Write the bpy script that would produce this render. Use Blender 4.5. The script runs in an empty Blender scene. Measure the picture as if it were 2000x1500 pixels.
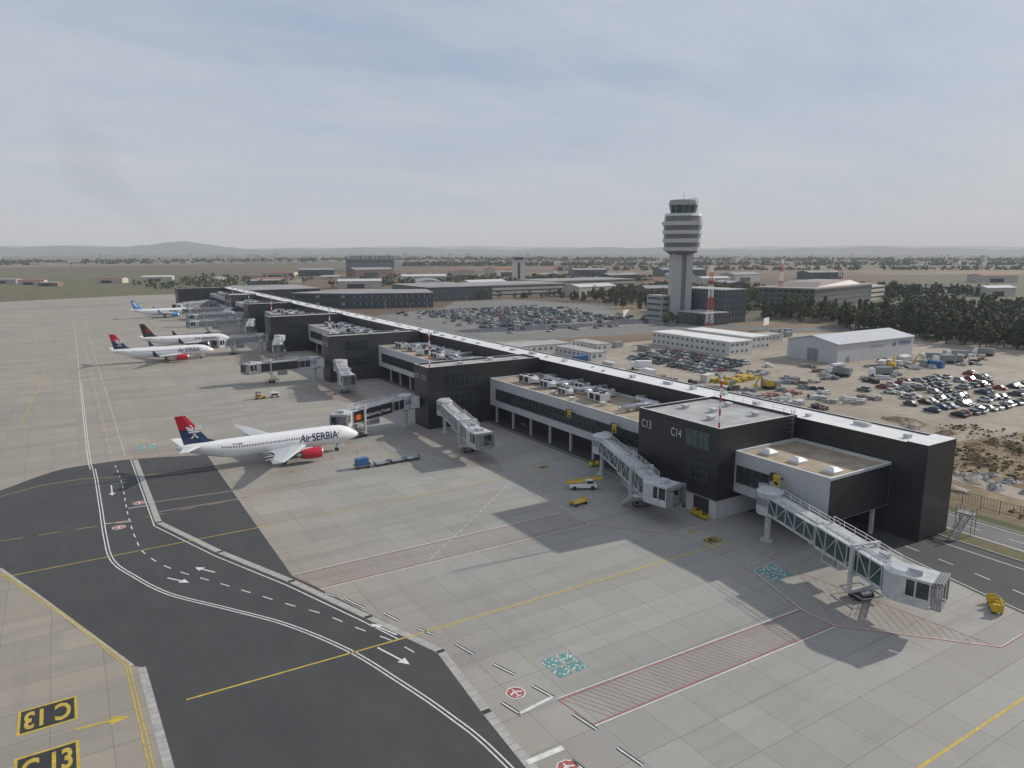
import bpy, math, random, bmesh
from mathutils import Vector, Matrix
R=random.Random(7)
S=bpy.context.scene
COL=S.collection
rad=math.radians
# ------------------------------------------------------------------ materials
def nodes(name):
    m=bpy.data.materials.new(name);m.use_nodes=True
    nt=m.node_tree;b=nt.nodes["Principled BSDF"]
    return m,nt,b
def N(nt,t,**k):
    n=nt.nodes.new(t)
    for a,v in k.items(): setattr(n,a,v)
    return n
def math_(nt,op,a,b=None):
    n=N(nt,"ShaderNodeMath",operation=op)
    for i,x in enumerate((a,b)):
        if x is None: continue
        if isinstance(x,(int,float)): n.inputs[i].default_value=x
        else: nt.links.new(x,n.inputs[i])
    return n.outputs[0]
def mix(nt,fac,a,b,bt='MIX'):
    n=N(nt,"ShaderNodeMix",data_type='RGBA',blend_type=bt)
    for i,x in ((0,fac),(6,a),(7,b)):
        if isinstance(x,(int,float)): n.inputs[i].default_value=x
        elif isinstance(x,tuple): n.inputs[i].default_value=(*x[:3],1)
        else: nt.links.new(x,n.inputs[i])
    return n.outputs[2]
def noise(nt,vec,scale,detail=4,rough=.6,mapscale=None):
    if mapscale:
        mp=N(nt,"ShaderNodeMapping");mp.inputs[3].default_value=mapscale
        nt.links.new(vec,mp.inputs[0]);vec=mp.outputs[0]
    n=N(nt,"ShaderNodeTexNoise");n.inputs["Scale"].default_value=scale
    n.inputs["Detail"].default_value=detail;n.inputs["Roughness"].default_value=rough
    nt.links.new(vec,n.inputs["Vector"]);return n.outputs[0]
def ramp(nt,fac,a,b):
    n=N(nt,"ShaderNodeMapRange");nt.links.new(fac,n.inputs[0])
    n.inputs[1].default_value=a;n.inputs[2].default_value=b
    return n.outputs[0]
def M(name,c,r=.6,m=0,var=.15,sc=.6,seam=None,streak=0,coord='P'):
    mt,nt,b=nodes(name)
    if coord=='P': vec=N(nt,"ShaderNodeNewGeometry").outputs["Position"]
    else: vec=N(nt,"ShaderNodeTexCoord").outputs["Object"]
    n=ramp(nt,noise(nt,vec,sc,5),.3,.7)
    lo=tuple(x*(1-var) for x in c);hi=tuple(min(1,x*(1+var)) for x in c)
    col=mix(nt,n,lo,hi)
    if streak:
        s=ramp(nt,noise(nt,vec,1.0,3,.6,(1.3,1.3,.08)),.5,.75)
        col=mix(nt,math_(nt,'MULTIPLY',s,streak),col,tuple(x*.55 for x in c))
    if seam:
        sep=N(nt,"ShaderNodeSeparateXYZ");nt.links.new(vec,sep.inputs[0])
        for ax,sp,w,st in seam:
            f=math_(nt,'FRACT',math_(nt,'MULTIPLY',sep.outputs[ax],1/sp))
            l=math_(nt,'LESS_THAN',f,w/sp)
            tgt=tuple(x*.45 for x in c) if st>0 else tuple(min(1,x*2.6+.03) for x in c)
            col=mix(nt,math_(nt,'MULTIPLY',l,abs(st)),col,tgt)
    nt.links.new(col,b.inputs["Base Color"])
    b.inputs["Roughness"].default_value=r;b.inputs["Metallic"].default_value=m
    return mt
def concrete():
    mt,nt,b=nodes("apron_concrete")
    P=N(nt,"ShaderNodeNewGeometry").outputs["Position"]
    sep=N(nt,"ShaderNodeSeparateXYZ");nt.links.new(P,sep.inputs[0])
    sx=math_(nt,'MULTIPLY',sep.outputs[0],1/4.9);sy=math_(nt,'MULTIPLY',sep.outputs[1],1/5.2)
    cb=N(nt,"ShaderNodeCombineXYZ")
    nt.links.new(math_(nt,'FLOOR',sx),cb.inputs[0]);nt.links.new(math_(nt,'FLOOR',sy),cb.inputs[1])
    wn=N(nt,"ShaderNodeTexWhiteNoise",noise_dimensions='2D');nt.links.new(cb.outputs[0],wn.inputs[0])
    # pouring lanes : several slabs long, so tone changes lane by lane and not slab by slab
    cb2=N(nt,"ShaderNodeCombineXYZ");nt.links.new(math_(nt,'FLOOR',sy),cb2.inputs[1])
    off=N(nt,"ShaderNodeTexWhiteNoise",noise_dimensions='1D');nt.links.new(math_(nt,'FLOOR',sy),off.inputs["W"])
    nt.links.new(math_(nt,'FLOOR',math_(nt,'ADD',math_(nt,'MULTIPLY',sx,.17),math_(nt,'MULTIPLY',off.outputs[0],5))),cb2.inputs[0])
    wn2=N(nt,"ShaderNodeTexWhiteNoise",noise_dimensions='2D');nt.links.new(cb2.outputs[0],wn2.inputs[0])
    grey=mix(nt,wn.outputs[0],(.330,.315,.284),(.375,.358,.325))
    tan=mix(nt,wn.outputs[0],(.325,.283,.226),(.368,.325,.262))
    z1=ramp(nt,sep.outputs[0],40,20)
    z2=ramp(nt,sep.outputs[1],110,330)
    zz=N(nt,"ShaderNodeMath",operation='MAXIMUM');nt.links.new(z1,zz.inputs[0]);nt.links.new(z2,zz.inputs[1])
    col=mix(nt,zz.outputs[0],grey,tan)
    col=mix(nt,math_(nt,'MULTIPLY',wn2.outputs[0],.36),col,(.215,.203,.182))
    big=ramp(nt,noise(nt,P,.03,5,.65),.35,.7)
    col=mix(nt,math_(nt,'MULTIPLY',big,.30),col,(.23,.215,.19))
    st=ramp(nt,noise(nt,P,1,5,.7,(.02,.22,1)),.50,.76)
    col=mix(nt,math_(nt,'MULTIPLY',st,.5),col,(.15,.143,.133))
    st=ramp(nt,noise(nt,P,1,4,.7,(.3,.02,1)),.58,.8)
    col=mix(nt,math_(nt,'MULTIPLY',st,.3),col,(.15,.143,.133))
    fine=ramp(nt,noise(nt,P,.9,6,.75),.3,.75)
    col=mix(nt,math_(nt,'MULTIPLY',fine,.2),col,(.19,.18,.16))
    sp=ramp(nt,noise(nt,P,.26,6,.78,(.8,1.5,1)),.655,.75)
    col=mix(nt,math_(nt,'MULTIPLY',sp,.7),col,(.07,.068,.065))
    for s,w in ((sx,.075/4.9),(sy,.09/5.2)):
        l=math_(nt,'LESS_THAN',math_(nt,'FRACT',s),w)
        col=mix(nt,math_(nt,'MULTIPLY',l,.5),col,(.11,.105,.10))
    nt.links.new(col,b.inputs["Base Color"]);b.inputs["Roughness"].default_value=.85
    return mt
def asphalt(name="asphalt",base=(.042,.043,.044),hi=(.062,.062,.061)):
    mt,nt,b=nodes(name)
    P=N(nt,"ShaderNodeNewGeometry").outputs["Position"]
    n1=ramp(nt,noise(nt,P,.12,5,.7),.3,.7);n2=ramp(nt,noise(nt,P,2.5,5,.8),.35,.7)
    col=mix(nt,n1,base,hi);col=mix(nt,math_(nt,'MULTIPLY',n2,.35),col,tuple(x*1.45 for x in base))
    st=ramp(nt,noise(nt,P,1,4,.7,(.45,.03,1)),.5,.75)
    col=mix(nt,math_(nt,'MULTIPLY',st,.35),col,tuple(x*1.8 for x in base))
    nt.links.new(col,b.inputs["Base Color"]);b.inputs["Roughness"].default_value=.88
    return mt
def land():
    mt,nt,b=nodes("farmland")
    P=N(nt,"ShaderNodeNewGeometry").outputs["Position"]
    mp=N(nt,"ShaderNodeMapping");mp.inputs[2].default_value=(0,0,.5);mp.inputs[3].default_value=(.0011,.0036,1)
    nt.links.new(P,mp.inputs[0])
    v=N(nt,"ShaderNodeTexVoronoi",feature='F1');v.inputs["Scale"].default_value=1
    nt.links.new(mp.outputs[0],v.inputs["Vector"])
    sc=N(nt,"ShaderNodeSeparateColor");nt.links.new(v.outputs["Color"],sc.inputs[0])
    cr=N(nt,"ShaderNodeValToRGB");cr.color_ramp.interpolation='CONSTANT'
    e=cr.color_ramp.elements
    cols=[(.14,.085,.048),(.21,.14,.08),(.10,.085,.04),(.17,.105,.06),(.075,.09,.035),(.25,.18,.10),(.12,.075,.045)]
    e[0].position=0;e[0].color=(*cols[0],1);e[1].position=.15;e[1].color=(*cols[1],1)
    for i,c in enumerate(cols[2:]):
        x=e.new(.3+i*.14);x.color=(*c,1)
    nt.links.new(sc.outputs[0],cr.inputs[0])
    n=ramp(nt,noise(nt,P,.02,6,.7),.3,.7)
    col=mix(nt,math_(nt,'MULTIPLY',n,.35),cr.outputs[0],(.085,.075,.04))
    n=ramp(nt,noise(nt,P,.4,5,.7),.35,.7)
    col=mix(nt,math_(nt,'MULTIPLY',n,.25),col,(.06,.055,.03))
    nt.links.new(col,b.inputs["Base Color"]);b.inputs["Roughness"].default_value=.95
    return mt
def mottled(name,a,bb,c,s1=.06,s2=.7):
    mt,nt,b=nodes(name)
    P=N(nt,"ShaderNodeNewGeometry").outputs["Position"]
    n1=ramp(nt,noise(nt,P,s1,6,.7),.38,.62);n2=ramp(nt,noise(nt,P,s2,6,.75),.4,.7)
    col=mix(nt,n1,a,bb);col=mix(nt,math_(nt,'MULTIPLY',n2,.6),col,c)
    nt.links.new(col,b.inputs["Base Color"]);b.inputs["Roughness"].default_value=.95
    return mt
def glass(name,c,r=.12,seam=None):
    mt,nt,b=nodes(name)
    P=N(nt,"ShaderNodeNewGeometry").outputs["Position"]
    n=ramp(nt,noise(nt,P,.7,3),.35,.65)
    col=mix(nt,n,tuple(x*.6 for x in c),tuple(x*1.3 for x in c))
    if seam:
        sep=N(nt,"ShaderNodeSeparateXYZ");nt.links.new(P,sep.inputs[0])
        s=math_(nt,'ADD',sep.outputs[0],sep.outputs[1])
        l=math_(nt,'LESS_THAN',math_(nt,'FRACT',math_(nt,'MULTIPLY',s,1/seam)),.16)
        col=mix(nt,l,col,(.3,.3,.3))
    nt.links.new(col,b.inputs["Base Color"])
    b.inputs["Roughness"].default_value=r;b.inputs["Specular IOR Level"].default_value=.6
    return mt
CONC=concrete();ASPH=asphalt();ASPH2=asphalt("car_park_asphalt",(.14,.135,.125),(.19,.18,.165));LAND=land()
GRASS=mottled("dry_grass",(.085,.095,.035),(.16,.125,.06),(.05,.06,.022))
DIRT=mottled("gravel_yard",(.28,.235,.18),(.38,.335,.275),(.18,.14,.10),.03,.3)
SCRUB=mottled("scrub",(.17,.11,.05),(.28,.215,.135),(.08,.075,.03),.07,.4)
WP=M("white_road_paint",(.66,.66,.63),.7,var=.22,sc=1.5)
YP=M("yellow_road_paint",(.50,.36,.05),.7,var=.25,sc=1.5)
RP=M("red_road_paint",(.34,.09,.08),.8,var=.25,sc=1.5)
RPF=M("worn_red_paint",(.31,.17,.145),.8,var=.25,sc=1.5)
BP=M("black_road_paint",(.03,.03,.03),.8)
TP=M("teal_road_paint",(.11,.25,.24),.8,var=.2,sc=2)
DRAIN=M("drain_concrete",(.38,.365,.335),.8,var=.2,sc=1,seam=[(1,1.0,.08,.7)])
KERB=M("kerb_concrete",(.38,.37,.35),.8)
BLACK=M("charcoal_cladding",(.019,.020,.022),.45,var=.25,sc=.25,seam=[(2,1.1,.06,-.5),(1,6.0,.08,-.35),(0,6.0,.08,-.35)],streak=.1)
LGREY=M("light_metal_cladding",(.53,.54,.55),.5,var=.07,sc=.3,seam=[(1,1.0,.04,.35),(0,1.0,.04,.35)],streak=.3)
WCOP=M("white_coping",(.70,.70,.69),.5,var=.08)
ROOFW=M("white_roof_membrane",(.70,.70,.68),.6,var=.10,sc=.12,seam=[(1,6.0,.14,.4)])
ROOFG=M("grey_roof_membrane",(.36,.36,.35),.8,var=.25,sc=.25)
ROOFT=M("tan_roof_gravel",(.35,.28,.20),.9,var=.25,sc=.4)
WIN=glass("window_glass",(.03,.04,.045));WING=glass("green_glass",(.04,.075,.07));WINB=glass("banded_window_glass",(.04,.05,.06),.2,2.6)
FRAME=M("dark_window_frame",(.07,.075,.08),.4)
STEELW=M("white_painted_steel",(.47,.48,.48),.45,var=.18,sc=.9,streak=.3)
STEELG=M("grey_steel",(.26,.27,.28),.45,.3)
DUCT=M("galvanised_duct",(.48,.49,.50),.4,.5,var=.2)
UNIT=M("unit_casing",(.55,.55,.54),.5,var=.15)
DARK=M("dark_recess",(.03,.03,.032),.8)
RUB=M("rubber",(.025,.025,.025),.85)
YEL=M("yellow_paint",(.54,.37,.03),.5);RED=M("red_paint",(.48,.035,.03),.45);ORG=M("orange_paint",(.75,.2,.02),.5)
BLUE=M("blue_paint",(.03,.11,.28),.45);WHT=M("white_gloss_paint",(.78,.78,.78),.3,var=.03,sc=.4)
NAVY=M("navy_paint",(.012,.03,.085),.35);PRED=M("airliner_red_paint",(.50,.012,.03),.35)
LBLUE=M("light_blue_paint",(.06,.27,.60),.35);TBLK=M("black_gloss_paint",(.02,.02,.022),.35)
WGREY=M("wing_grey_paint",(.50,.51,.52),.4,var=.08);SILV=M("bare_metal",(.6,.6,.6),.3,.8)
TCONC=M("tower_concrete",(.36,.36,.35),.7,var=.08,sc=.1,seam=[(2,3.2,.12,.3)])
TWHITE=M("tower_light_panel",(.55,.55,.54),.5,var=.08,sc=.2)
CREAM=M("cream_render",(.46,.43,.37),.8,var=.12,sc=.1);BRICK=M("brown_cladding",(.20,.13,.10),.8)
# ------------------------------------------------------------------ mesh builder
class MB:
    def __init__(s): s.v=[];s.f=[];s.m=[];s.sm=[]
    def add(s,vs,fs,m=0,sm=False):
        o=len(s.v);s.v+=[tuple(p) for p in vs]
        for i,f in enumerate(fs):
            s.f.append([o+k for k in f]);s.m.append(m[i] if isinstance(m,list) else m);s.sm.append(sm)
        return s
    def box(s,x0,x1,y0,y1,z0,z1,m=0,mt=None):
        v=[(x0,y0,z0),(x1,y0,z0),(x1,y1,z0),(x0,y1,z0),(x0,y0,z1),(x1,y0,z1),(x1,y1,z1),(x0,y1,z1)]
        mm=m if mt is None else mt
        return s.add(v,[(3,2,1,0),(4,5,6,7),(0,1,5,4),(1,2,6,5),(2,3,7,6),(3,0,4,7)],[m,mm,m,m,m,m])
    def hexa(s,v,m=0):
        return s.add(v,[(3,2,1,0),(4,5,6,7),(0,1,5,4),(1,2,6,5),(2,3,7,6),(3,0,4,7)],m)
    def quad(s,p,m=0): return s.add(p,[tuple(range(len(p)))],m)
    def flat(s,pts,z,m=0): return s.quad([(p[0],p[1],z) for p in pts],m)
    def beam(s,a,b,w,h=None,m=0):
        a=Vector(a);b=Vector(b);h=h or w;d=(b-a)
        if d.length<1e-6:return s
        d.normalize();up=Vector((0,0,1)) if abs(d.z)<.95 else Vector((1,0,0))
        x=d.cross(up).normalized()*w/2;y=x.cross(d).normalized()*h/2
        return s.hexa([a-x-y,a+x-y,b+x-y,b-x-y,a-x+y,a+x+y,b+x+y,b-x+y],m)
    def cyl(s,a,b,r0,r1=None,n=12,m=0,sm=True,cap=True):
        a=Vector(a);b=Vector(b);r1=r0 if r1 is None else r1
        d=(b-a).normalized();up=Vector((0,0,1)) if abs(d.z)<.9 else Vector((1,0,0))
        x=d.cross(up).normalized();y=x.cross(d)
        if abs(d.z)>.9: x=Vector((1,0,0));y=Vector((0,1,0))*(1 if d.z>0 else -1)
        vs=[];
        for c,r in ((a,r0),(b,r1)):
            for i in range(n):
                t=2*math.pi*(i+.5)/n;vs.append(c+x*math.cos(t)*r+y*math.sin(t)*r)
        s.add(vs,[(i,(i+1)%n,n+(i+1)%n,n+i) for i in range(n)],m,sm)
        if cap: s.add(vs,[tuple(range(n-1,-1,-1)),tuple(range(n,2*n))],m)
        return s
    def prism(s,poly,z0,z1,m=0,mt=None,scale_top=None):
        n=len(poly);top=poly if scale_top is None else scale_top
        vs=[(p[0],p[1],z0) for p in poly]+[(p[0],p[1],z1) for p in top]
        fs=[tuple(range(n-1,-1,-1)),tuple(range(n,2*n))]+[(i,(i+1)%n,n+(i+1)%n,n+i) for i in range(n)]
        return s.add(vs,fs,[m,m if mt is None else mt]+[m]*n)
    def loft(s,rings,m=0,sm=True,cap=True):
        n=len(rings[0]);vs=[p for r in rings for p in r];fs=[]
        for k in range(len(rings)-1):
            for i in range(n): fs.append((k*n+i,k*n+(i+1)%n,(k+1)*n+(i+1)%n,(k+1)*n+i))
        o=len(s.v);s.add(vs,fs,m,sm)
        if cap:
            s.f.append([o+k for k in range(n-1,-1,-1)]);s.f.append([o+(len(rings)-1)*n+k for k in range(n)]);s.m+=[m,m];s.sm+=[False,False]
        return s
    def rib(s,pts,w,z=0,m=0,off=0):
        P=[Vector((p[0],p[1])) for p in pts];L=[]
        for i,p in enumerate(P):
            a=P[max(i-1,0)];b=P[min(i+1,len(P)-1)];d=(b-a)
            if d.length<1e-6:d=Vector((1,0))
            d.normalize();n=Vector((-d.y,d.x))
            L.append((p+n*(off+w/2),p+n*(off-w/2)))
        for i in range(len(L)-1):
            s.quad([(*L[i][1],z),(*L[i+1][1],z),(*L[i+1][0],z),(*L[i][0],z)],m)
        return s
    def dash(s,pts,w,d,g,z=0,m=0,off=0):
        on=True;left=d;cur=[Vector(pts[0][:2])]
        for i in range(len(pts)-1):
            a=Vector(pts[i][:2]);b=Vector(pts[i+1][:2]);L=(b-a).length;u=(b-a)/L;pos=0
            while L-pos>left:
                pos+=left;q=a+u*pos
                if on: cur.append(q);s.rib(cur,w,z,m,off)
                on=not on;left=d if on else g;cur=[q]
            left-=L-pos
            if on: cur.append(b)
        return s
    def obj(s,name,mats,parent=None,loc=(0,0,0),rot=0):
        me=bpy.data.meshes.new(name);me.from_pydata(s.v,[],s.f)
        for mt in mats: me.materials.append(mt)
        me.polygons.foreach_set("material_index",s.m);me.polygons.foreach_set("use_smooth",s.sm)
        me.validate();me.update()
        o=bpy.data.objects.new(name,me);COL.objects.link(o);o.location=loc;o.rotation_euler[2]=rot
        if parent: o.parent=parent
        return o
def thing(name,loc,label,cat,rot=0,group=None):
    o=bpy.data.objects.new(name,None);COL.objects.link(o);o.location=loc;o.rotation_euler[2]=rot
    o.empty_display_size=.5
    return tag(o,label,cat,group)
def tag(o,label,cat,group=None):
    o["label"]=label;o["category"]=cat
    if group:o["group"]=group
    return o
def struct(o): o["kind"]="structure";return o
def dup(o,loc,rot=None,label=None,sc=None):
    c=o.copy();COL.objects.link(c);c.location=loc
    if rot is not None:c.rotation_euler[2]=rot
    if label:c["label"]=label
    if sc:c.scale=sc
    def rec(src,dst):
        for ch in src.children:
            k=ch.copy();COL.objects.link(k);k.parent=dst;rec(ch,k)
    rec(o,c);return c
def smooth(pts,n=6):
    P=[Vector(p) for p in pts];P=[P[0]*2-P[1]]+P+[P[-1]*2-P[-2]];out=[]
    for i in range(1,len(P)-2):
        for k in range(n):
            t=k/n;a,b,c,d=P[i-1],P[i],P[i+1],P[i+2]
            out.append(tuple(.5*((2*b)+(c-a)*t+(2*a-5*b+4*c-d)*t*t+(3*b-a-3*c+d)*t**3)))
    out.append(tuple(P[-2]));return out
def text2d(s,size,bold=0,shear=0,width=None):
    c=bpy.data.curves.new("tmp","FONT");c.body=s;c.size=size;c.offset=bold;c.shear=shear
    c.resolution_u=3
    o=bpy.data.objects.new("tmp",c);COL.objects.link(o)
    dg=bpy.context.evaluated_depsgraph_get();me=bpy.data.meshes.new_from_object(o.evaluated_get(dg))
    v=[(p.co.x,p.co.y) for p in me.vertices];f=[tuple(p.vertices) for p in me.polygons]
    bpy.data.objects.remove(o);bpy.data.meshes.remove(me);bpy.data.curves.remove(c)
    if width:
        x0=min(p[0] for p in v);x1=max(p[0] for p in v);k=width/(x1-x0);v=[((p[0]-x0)*k,p[1]) for p in v]
    return v,f
def put_text(mb,s,size,origin,xd,yd,m=0,bold=0,shear=0,center=False,width=None):
    v,f=text2d(s,size,bold,shear,width)
    o=Vector(origin);xd=Vector(xd);yd=Vector(yd)
    cx=(min(p[0] for p in v)+max(p[0] for p in v))/2 if center else 0
    cy=(min(p[1] for p in v)+max(p[1] for p in v))/2 if center else 0
    mb.add([o+xd*(p[0]-cx)+yd*(p[1]-cy) for p in v],f,m)
# ------------------------------------------------------------------ camera, light, world
cam=bpy.data.cameras.new("camera");co=bpy.data.objects.new("camera",cam);COL.objects.link(co);S.camera=co
co.location=(0,0,44);pitch=math.atan(262/1400)
co.rotation_euler=(rad(90)-pitch,0,rad(-32));cam.sensor_width=36;cam.lens=25.2;cam.clip_end=60000;cam.clip_start=.5
sd=Vector((46.5,-4.8,24.3)).normalized()
el=math.asin(sd.z);az=math.atan2(sd.x,sd.y)
sl=bpy.data.lights.new("sun","SUN");so=bpy.data.objects.new("sun",sl);COL.objects.link(so)
sl.energy=4.0;sl.angle=rad(.9);sl.color=(1,.94,.85);so.rotation_euler=sd.to_track_quat('Z','Y').to_euler()
so.location=(200,-20,120)
W=bpy.data.worlds.new("World");S.world=W;W.use_nodes=True
nt=W.node_tree;bg=nt.nodes["Background"];bg.inputs[1].default_value=.1
sky=N(nt,"ShaderNodeTexSky",sky_type='NISHITA');sky.sun_disc=False;sky.sun_elevation=el;sky.sun_rotation=az
sky.air_density=1;sky.dust_density=2.5;sky.ozone_density=1.5
tc=N(nt,"ShaderNodeTexCoord").outputs["Generated"]
sep=N(nt,"ShaderNodeSeparateXYZ");nt.links.new(tc,sep.inputs[0])
zz=math_(nt,'MAXIMUM',sep.outputs[2],.0);den=math_(nt,'ADD',zz,.12)
cb=N(nt,"ShaderNodeCombineXYZ")
nt.links.new(math_(nt,'DIVIDE',sep.outputs[0],den),cb.inputs[0]);nt.links.new(math_(nt,'DIVIDE',sep.outputs[1],den),cb.inputs[1])
mp=N(nt,"ShaderNodeMapping");mp.inputs[2].default_value=(0,0,rad(25));mp.inputs[3].default_value=(.5,1.0,1);nt.links.new(cb.outputs[0],mp.inputs[0])
cl=noise(nt,mp.outputs[0],.9,8,.62);clf=ramp(nt,cl,.34,.68)
cloud=mix(nt,clf,(3.5,4.45,6.1),(5.9,6.2,6.75))
base=mix(nt,.86,sky.outputs[0],cloud)
hz=ramp(nt,sep.outputs[2],.22,-.0)
final=mix(nt,math_(nt,'MULTIPLY',hz,.8),base,(5.5,5.85,6.3))
nt.links.new(final,bg.inputs[0])
S.view_settings.view_transform='Standard';S.view_settings.look='None';S.view_settings.exposure=0
# ------------------------------------------------------------------ ground sheets
def sheet(name,poly,z,mat):
    return struct(MB().flat(poly,z).obj(name,[mat]))
mb=MB();n=64
mb.flat([(400+30000*math.cos(2*math.pi*i/n),600+30000*math.sin(2*math.pi*i/n)) for i in range(n)],0)
struct(mb.obj("ground",[LAND]))
sheet("airfield_grass",[(-900,-100),(-900,1500),(-150,1900),(160,1500),(250,900),(240,640),(130,640),(130,-100)],.004,GRASS)
sheet("gravel_yard",[(128,90),(128,330),(175,330),(215,262),(300,262),(420,200),(420,60),(300,60),(230,72),(165,84)],.008,DIRT)
sheet("scrub_bank",[(128,-60),(128,90),(165,84),(230,72),(420,60),(420,-60)],.008,SCRUB)
sheet("apron",[(-260,-60),(-260,720),(-45,756),(60,798),(112,798),(112,-60)],.008,CONC)
rd=smooth([(-60,150),(-20,154),(-13.2,158.5),(-8.6,163.5),(-3.5,167.7),(2.9,168.6),(10.3,168.1),(23.5,163.5)],5)
poly=rd+[(23.1,93.9),(25,88.5),(32,67),(31.4,56),(30.7,45.4),(30.5,0),(30.5,-30),(4.2,-30),(3.9,62),(3.8,80),(2.6,81.2),(-2.5,94),(-6.6,106.3),(-11.1,118.1),(-18,128),(-60,135)]
sheet("service_road",poly,.012,ASPH)
sheet("pier_service_road",[(90.5,620),(90.5,97),(101.5,58.5),(97.5,42),(90,0),(88,-40),(113,-40),(113,620)],.012,ASPH)
sheet("taxiway_far",[(-300,560),(-300,590),(90,700),(90,672)],.012,asphalt("taxiway_asphalt",(.20,.19,.17),(.27,.255,.23)))
sheet("access_road",[(117,-40),(124.5,-40),(124.5,330),(117,330)],.012,asphalt("old_asphalt",(.11,.11,.11),(.15,.15,.145)))
sheet("dirt_track",[(139,-40),(144,-40),(146,40),(152,80),(160,130),(154,130),(146,82),(140,42)],.012,DIRT)
mb=MB()
for x in (113.0,116.8,124.5): mb.box(x,x+.2,-40,330,0,.13)
struct(mb.obj("kerb",[KERB]))
mb=MB();mb.box(113.2,116.8,-40,330,0,.1)
struct(mb.obj("grass_verge",[GRASS]))
mb=MB()
dr=[(9.9,167.6),(9.9,145),(9.9,125.4),(16.2,107.6),(22.6,92.4),(27.9,77.7),(32,66.2),(31,54.3),(30.5,45.5),(30.4,-30)]
mb.rib(dr,.95,.016);mb.rib([(3.4,80.3),(3.9,62),(4.2,0)],.8,.016);mb.rib([(-11.1,118.1),(-6.6,106.3),(2.6,81.2)],.4,.016)
for p in dr[2:8]: mb.flat([(p[0]-.45,p[1]-.3),(p[0]+.45,p[1]-.3),(p[0]+.45,p[1]+.3),(p[0]-.45,p[1]+.3)],.020,1)
struct(mb.obj("drain_channel",[DRAIN,BP]))
ZM=.020
wl=smooth([(2.6,280),(1.6,176.3),(2.2,162.9),(2.2,141.7),(2.1,122.8),(2.5,112.6),(4.6,105.5),(8.1,97.1),(14,88.6),(19,81.1),(23.3,71.9),(25.8,63.4),(27.6,56),(28.8,48),(29.2,30),(29.3,-30)])
mb=MB();mb.rib(wl,.15,ZM,0,.22);mb.rib(wl,.15,ZM,0,-.22)
mb.rib([(5.1,556),(3.8,400),(2.5,281)],.12,ZM)
mb.rib([(10.9,553),(9.4,339),(8.3,172)],.08,ZM)
mb.rib([(9.1,168),(9.1,124),(15.3,106.5),(21.7,91.5),(26.8,77.5),(29,71)],.16,ZM)
dl=smooth([(6,165),(6.3,150.9),(5.9,132),(6.1,119),(6.8,112.4),(9.4,105),(14.3,96.7),(17.5,91.2),(20.4,86.2),(23.5,81.2),(25.9,75.8),(28.4,70.7),(30,65.3)],4)
mb.dash(dl,.16,1.7,2.2,ZM)
mb.dash([(6.8,400),(5.8,170)],.08,3,3,ZM)
bd=[(25.4,86.6),(26.2,85.0),(27.1,83.6),(28.2,80.2),(29.9,77.5),(30.7,74.8),(31.8,72.0),(32.9,69.7),(34.1,66.6),(34.8,63.7),(35.7,60.9),(36.6,58.0),(37.1,55.4),(37.8,52.7),(37.9,49.5),(38.4,46.5),(38.4,43.6),(38.8,40.7)]
for i in range(0,len(bd),2):
    mb.rib([bd[i],bd[i+1]],.17,ZM);mb.rib([bd[i],bd[i+1]],.5,ZM-.004,1)
for a,b in [((33,54.7),(33.6,52)),((33.9,44.6),(34.3,42))]: mb.rib([a,b],.17,ZM);mb.rib([a,b],.5,ZM-.004,1)
for a,b,w in [((33.4,52.3),(37.7,52.8),.35),((6.2,135.3),(9.3,135.1),.25),((2.4,129.3),(6.2,128.2),.25),((30.5,46.3),(34.3,46.2),.6)]: mb.rib([a,b],w,ZM)
def arrow(mb,a,b,m=0,w=.22,z=ZM,hw=.55,hl=1.4):
    a=Vector(a);b=Vector(b);d=(b-a).normalized();n=Vector((-d.y,d.x));c=b-d*hl
    mb.rib([a,c],w,z,m);mb.flat([c-n*hw,b,c+n*hw],z,m)
arrow(mb,(14.3,100.7),(12.2,103.9));arrow(mb,(8.5,102.3),(10.8,99.2));arrow(mb,(4.5,150.9),(4.3,144.3));arrow(mb,(26.3,70.6),(28.0,65.6));arrow(mb,(29.2,72),(27.6,76))
mb.dash([(104.5,55),(103.3,44),(99,20),(94,-20)],.16,2.2,3,ZM)
mb.rib([(110.5,54),(110.5,20),(110,-30)],.16,ZM);mb.rib([(101.9,58),(98.2,42),(90.6,0)],.14,ZM)
mb.rib([(91.2,600),(91.2,99)],.14,ZM)
mb.dash([(120.7,300),(120.7,-30)],.15,3,4,ZM);mb.rib([(117.5,300),(117.5,-30)],.15,ZM);mb.rib([(124,300),(124,-30)],.15,ZM)
mb.dash([(72.9,114.8),(40.8,88.1)],.08,1.2,1.0,ZM)
for o in (79,160):
    mb.dash([(70,114.8+o),(42,92+o)],.1,1.6,.7,ZM)
struct(mb.obj("white_road_marking",[WP,BP]))
mb=MB()
def yl(pts,w=.22): mb.rib(pts,w,ZM)
yl([(6.6,71.7),(30.2,70.9),(64.1,70.4),(83,70.2)],.24)
yl([(-10.9,114.4),(27.7,114.4),(81.5,115.3)],.18)
yl([(-30,150),(-13,154.4),(-6.8,158),(0,158.3),(15.6,152.8),(41.6,151.2),(75,151.5)],.16)
mb.dash([(-11.7,129.7),(1.2,128.8),(40.1,131.0)],.14,3,2,ZM)
yl([(-20,28.3),(92,27.6)],.27)
for y in (196,236,276,316,356,398,440,482,526): yl([(3,y),(72,y)],.14)
ye=[(-11,116.5),(-3,96.3),(2.1,81.7),(2.6,63),(2.8,0)]
mb.rib(ye,.14,ZM,0,.2);mb.rib(ye,.14,ZM,0,-.15)
mb.rib([(-20,600),(-8,300),(-12,220),(-30,190)],.2,ZM)
for y0 in (420,520,600): mb.rib([(-60,y0),(-20,y0-8),(-12,y0-20)],.3,ZM)
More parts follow.
